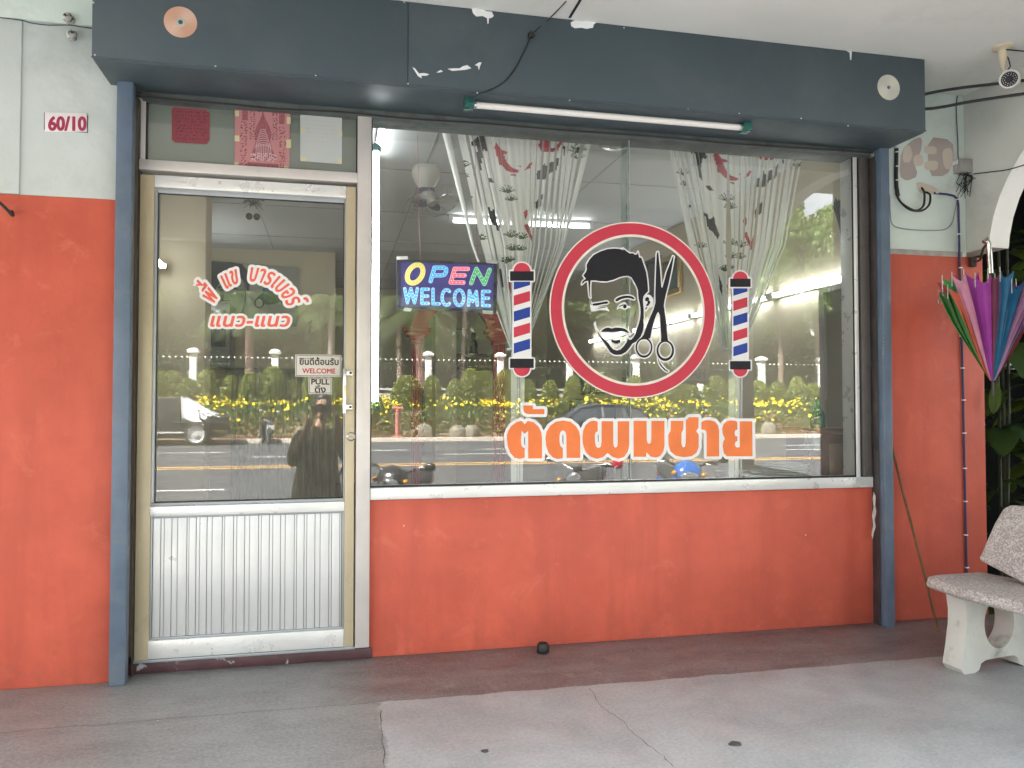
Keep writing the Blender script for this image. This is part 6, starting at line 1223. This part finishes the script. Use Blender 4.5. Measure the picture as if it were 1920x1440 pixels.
for s_ in (-1, 1):
    for pts in ([(-.36, 1.08), (-.13, 1.48), (.16, 1.54), (.16, 1.08)], [(.21, 1.08), (.21, 1.54), (.52, 1.53), (.60, 1.10)], [(.65, 1.12), (.58, 1.52), (.74, 1.44), (.86, 1.16)]):
        f = lambda x, z: Vector((x*hl_, s_*(.792-(z-1.05)*.30), z)); MB().prism(pts, f, (0, s_*.012, 0)).build('window', DG, car, smooth=0)
    MB().prism([(.17, 1.06), (.205, 1.06), (.205, 1.56), (.17, 1.56)], f, (0, s_*.016, 0)).build('pillar_trim', CHR, car, smooth=0)
    m = MB().ell((-.36*hl_, s_*.99, 1.08), (.10, .09, .08), 14, 8).build('mirror', BPL, car); MB().cyl((-.36*hl_, s_*.85, 1.05), (-.36*hl_, s_*.95, 1.07), .03, n=8).build('mirror_arm', BPL, m)
    MB().ell((.94*hl_, s_*.72, 1.02), (.10, .09, .14), 12, 8).build('tail_light', REDM, car); MB().ell((-.93*hl_, s_*.62, .70), (.12, .12, .07), 12, 8).build('headlight', LENS, car)
    for x in (-.62, .62): wheel(car, (x*hl_, s_*.80, .33), .33, .2, (0, s_, 0), DGR, False)
    MB().obox((.1*hl_, s_*.885, .90), (.2, .02, .03)).build('door_handle', CHR, car)
# dark jeep with a white sheet over the windscreen
jp = mir(362, 830, KY+.9); jeep = thing('jeep', 'dark open jeep with white sheet across its windscreen by the kerb', 'jeep', (jp[0], KY+1.0, -.5)); JB = mat('jeep_dark', (.030, .034, .036), .5, .15, 2)
MB().box(-3.0, -.35, -.75, .75, .45, 1.95).build('rear_body', JB, jeep, bev=.08, seg=3); MB().box(-.35, 1.35, -.7, .7, .62, 1.18).build('bonnet', JB, jeep, bev=.06, seg=3); MB().box(-.5, 1.25, -.86, .86, .88, .96).build('wing', JB, jeep, bev=.03)
MB().prism([(-.35, 1.98), (-.28, 1.98), (-.18, 1.1), (-.3, 1.1)], lambda x, z: (x, .76, z), (0, -1.52, 0)).build('windscreen_frame', mat('frame_pale', (.6, .6, .6), .4), jeep)
sh = MB(); rr_ = random.Random(8); sh.loft([[Vector((x0+(x1-x0)*u, y, z0+(z1-z0)*u+rr_.uniform(-.03, .03)-.10*math.sin(math.pi*u)*(.5+.5*math.sin(y*5)))) for u in np.linspace(0, 1, 7)] for y, x0, z0, x1, z1 in ((.82, -.26, 1.9, .55, 1.0), (.5, -.26, 1.95, .9, 1.24), (0, -.26, 1.95, .95, 1.26), (-.5, -.26, 1.95, .9, 1.24), (-.82, -.26, 1.9, .8, 1.0))], cap=False, close=False)
sh.loft([[Vector((-.24+.05*u, .83, 1.9-.8*u)), Vector((.25+.3*u+rr_.uniform(-.05, .05), .84, 1.5-.75*u))] for u in np.linspace(0, 1, 6)], cap=False, close=False).build('white_sheet', mat('white_sheet', (.80, .82, .86), .8, .05), jeep, smooth=60)
for k in (0, .12): MB().tube([(-.2, .8, 1.75-k), (1.15, .8, 1.25-k)], .022, 8).build('bar', mat('frame_pale', (.6, .6, .6), .4), jeep)
for x in (.25, -2.2):
    for s_ in (-1, 1): wheel(jeep, (x, s_*.78, .46), .46, .28, (0, s_, 0), mat('pale_wheel_metal', (.62, .62, .62), .4, .1, metal=.3), False)
MB().box(-2.9, 1.3, -.5, .5, .3, .5).build('chassis', BPL, jeep); MB().box(1.3, 1.45, -.8, .8, .45, .62).build('bumper', JB, jeep, bev=.02); MB().box(-3.0, .0, .75, .8, .5, .56).build('running_board', mat('frame_pale', (.6, .6, .6), .4), jeep)
for s_ in (-1, 1): MB().lathe([(.11, 0), (.09, .03), (.01, .04)], (1.35, s_*.45, .9), 16, (1, 0, 0)).build('headlight', LENS, jeep)

# ------------------------------------------------------------------ the photographer (seen in the door glass)
def skin_body(name, joints, edges, m, parent, root=0, sub=2):
    me = bpy.data.meshes.new(name); me.from_pydata([j[0] for j in joints], edges, []); o = bpy.data.objects.new(name, me); COL.objects.link(o)
    md = o.modifiers.new('skin', 'SKIN'); ly = me.skin_vertices[0].data if me.skin_vertices else None
    if ly is None:
        bm = bmesh.new(); bm.from_mesh(me); bm.verts.layers.skin.verify(); bm.to_mesh(me); bm.free(); ly = me.skin_vertices[0].data
    for i, j in enumerate(joints): ly[i].radius = (j[1], j[2] if len(j) > 2 else j[1]); ly[i].use_root = (i == root)
    sd_ = o.modifiers.new('sub', 'SUBSURF'); sd_.levels = sd_.render_levels = sub
    dg = bpy.context.evaluated_depsgraph_get(); m2 = bpy.data.meshes.new_from_object(o.evaluated_get(dg)); bpy.data.objects.remove(o); m2.name = name
    m2.materials.clear(); m2.materials.append(m); m2.polygons.foreach_set('use_smooth', [True]*len(m2.polygons)); n_ = bpy.data.objects.new(name, m2); COL.objects.link(n_); n_.parent = parent; return n_
SKIN = mat('skin', (.36, .20, .13), .5, .06, 12); CLOTH = mat('olive_cloth', (.20, .185, .12), .85, .12, 9, .3, 90); HAIRM = mat('dark_hair', (.015, .012, .012), .5, .3, 30)
PX, PYY = -.13, -3.86; ps = thing('person', 'person in loose olive clothes holding up a phone, reflected in the door', 'person', (PX, PYY, -.44))
ps.scale = (.92, 1, 1.035)
J = [((0, 0, .80), .125, .10), ((0, 0, 1.0), .115, .085), ((0, .0, 1.17), .135, .085), ((.01, .0, 1.255), .075, .06), ((.02, .01, 1.30), .047, .047), ((.045, .02, 1.37), .05, .05),
     ((-.15, 0, 1.225), .055), ((-.225, .03, 1.02), .042), ((-.085, .21, 1.30), .030), ((-.055, .235, 1.375), .022, .03),
     ((.17, 0, 1.225), .055), ((.28, .05, 1.04), .042), ((.20, .22, 1.33), .030), ((.175, .24, 1.405), .022, .03),
     ((-.085, .0, .72), .085), ((-.10, .02, .42), .058), ((-.10, -.01, .08), .037), ((-.10, .07, .035), .035, .028), ((-.10, .14, .025), .03, .02),
     ((.085, .0, .72), .085), ((.10, .02, .42), .058), ((.11, -.01, .08), .037), ((.11, .07, .035), .035, .028), ((.11, .14, .025), .03, .02)]
Ed = [(0, 1), (1, 2), (2, 3), (3, 4), (4, 5), (2, 6), (6, 7), (7, 8), (8, 9), (2, 10), (10, 11), (11, 12), (12, 13), (0, 14), (14, 15), (15, 16), (16, 17), (17, 18), (0, 19), (19, 20), (20, 21), (21, 22), (22, 23)]
pb = skin_body('body', J, Ed, SKIN, ps)
mh = MB()
# head with face, and fingers closed round the phone
hc_ = Vector((.05, .035, 1.465)); secs = []
for z, rx, ry_, oy in ((-.115, .028, .03, .035), (-.10, .045, .055, .025), (-.07, .058, .075, .012), (-.03, .066, .085, .004), (.01, .070, .09, 0), (.05, .070, .092, -.004), (.085, .058, .078, -.01), (.108, .034, .045, -.014), (.116, .008, .01, -.014)): secs.append([hc_+Vector((rx*math.cos(a), oy+ry_*math.sin(a), z)) for a in np.linspace(0, 2*math.pi, 20)[:-1]])
mh.loft(secs); mh.loft([[hc_+Vector((x*.9, .083+dy, z)) for x, dy in ((-.006, 0), (0, .006), (.006, 0))] for z, dy in ((.015, 0),)]*1 + [[hc_+Vector((-.016, .085, -.03)), hc_+Vector((0, .112, -.026)), hc_+Vector((.016, .085, -.03))]], cap=True)
for s_ in (-1, 1): mh.ell(hc_+Vector((s_*.072, -.005, -.005)), (.012, .022, .032), 10, 6)
hands = ((Vector((-.055, .235, 1.375)), -1), (Vector((.175, .24, 1.405)), 1)); phc = Vector((.06, .275, 1.452))
for w_, s_ in hands:
    for k, ln in enumerate((.062, .072, .07, .056)):
        b_ = w_+Vector((-s_*.012, .012, .012+.017*k)); tip = phc+Vector((s_*.068, .012, -.028+.018*k)); mid = b_.lerp(tip, .5)+Vector((s_*.006, .02, .006)); mh.tube([b_, mid, tip, tip+Vector((-s_*.014, -.004, 0))], [.0095, .009, .0085, .006], 8)
    th = w_+Vector((-s_*.01, -.01, .02)); mh.tube([th, th.lerp(phc, .4)+Vector((0, -.022, -.005)), phc+Vector((s_*.055, -.016, -.015))], [.012, .011, .008], 8)
hobj = mh.build('face_and_fingers', SKIN, ps, smooth=60)
# join the pieces of skin into one body
bm = bmesh.new(); bm.from_mesh(pb.data); bm.from_mesh(hobj.data); bm.to_mesh(pb.data); bm.free(); bpy.data.objects.remove(hobj)
pb.data.polygons.foreach_set('use_smooth', [True]*len(pb.data.polygons))
hr = MB(); sec2 = []
for z, rx, ry_, oy in ((-.10, .062, .05, -.045), (-.05, .078, .07, -.03), (.0, .081, .082, -.022), (.05, .082, .09, -.014), (.085, .072, .09, -.006), (.115, .05, .06, -.012), (.128, .012, .015, -.014)): sec2.append([hc_+Vector((rx*math.cos(a), oy+ry_*math.sin(a), z)) for a in np.linspace(0, 2*math.pi, 22)[:-1]])
hr.loft(sec2).build('hair', HAIRM, ps, smooth=60)
for s_ in (-1, 1): MB().ell(hc_+Vector((s_*.028, .084, .012)), (.012, .006, .006), 10, 6).build('eye', mat('eye_dark', (.05, .04, .035), .2), ps)
MB().ell(hc_+Vector((0, .086, -.062)), (.024, .006, .006), 10, 6).build('mouth', mat('lips', (.32, .12, .10), .5), ps)
# loose top falling over the hips, with wide sleeves
dr = MB(); secs = []
for z, rx, ry_ in ((.52, .27, .20), (.62, .255, .19), (.80, .225, .165), (.95, .195, .145), (1.08, .19, .135), (1.18, .195, .125), (1.245, .15, .10), (1.285, .085, .075)): secs.append([Vector((rx*math.cos(a)*(1+.03*math.sin(5*a+z*7)), ry_*math.sin(a)*(1+.04*math.cos(4*a)), z)) for a in np.linspace(0, 2*math.pi, 26)[:-1]])
dr.loft(secs, cap=False)
for a_, b_, c_ in (((-.15, 0, 1.225), (-.225, .03, 1.02), (-.16, .12, 1.14)), ((.17, 0, 1.225), (.28, .05, 1.04), (.25, .12, 1.15))):
    A_, B_, C_ = Vector(a_), Vector(b_), Vector(c_); dr.tube([A_.lerp(B_, -.25), A_.lerp(B_, .3), A_.lerp(B_, .75), B_+Vector((0, -.01, -.01)), B_.lerp(C_, .6)], [.06, .078, .072, .068, .056], 14, cap=False)
dr.build('loose_top', CLOTH, ps, smooth=60)
pt = MB()
for s_ in (-1, 1): pt.tube([(s_*.085, 0, .80), (s_*.10, .02, .45), (s_*.105, -.005, .10)], [.10, .085, .07], 14, cap=False)
pt.build('trousers', mat('dark_trousers', (.03, .03, .035), .85), ps, smooth=60)
for s_ in (-1, 1): MB().loft([[Vector((s_*.105+w*math.cos(a), y, .045+h*math.sin(a))) for a in np.linspace(0, 6.283, 12)[:-1]] for y, w, h in ((-.07, .03, .035), (-.03, .045, .045), (.08, .05, .042), (.16, .045, .03), (.20, .02, .02))]).build('shoe', BPL, ps)
MB().tube([(-.16, .07, 1.24), (-.13, .15, 1.05), (-.05, .18, .85), (.08, .175, .78), (.2, .15, .86), (.27, .05, 1.0)], .011, 8).build('bag_strap', mat('strap_black', (.01, .01, .01), .6), ps)
phn = thing('phone', 'dark phone held up in both hands of the reflected person', 'phone', (PX+phc.x*.92, PYY+phc.y, -.44+phc.z*1.035)); MB().box(-.075, .075, -.004, .004, -.037, .037).build('case', BPL, phn, bev=.003); MB().lathe([(.007, 0), (.006, .002), (.001, .002)], (.058, .004, .022), 14, (0, 1, 0)).build('camera_lens', mat('lens_dark', (.03, .03, .035), .18), phn)
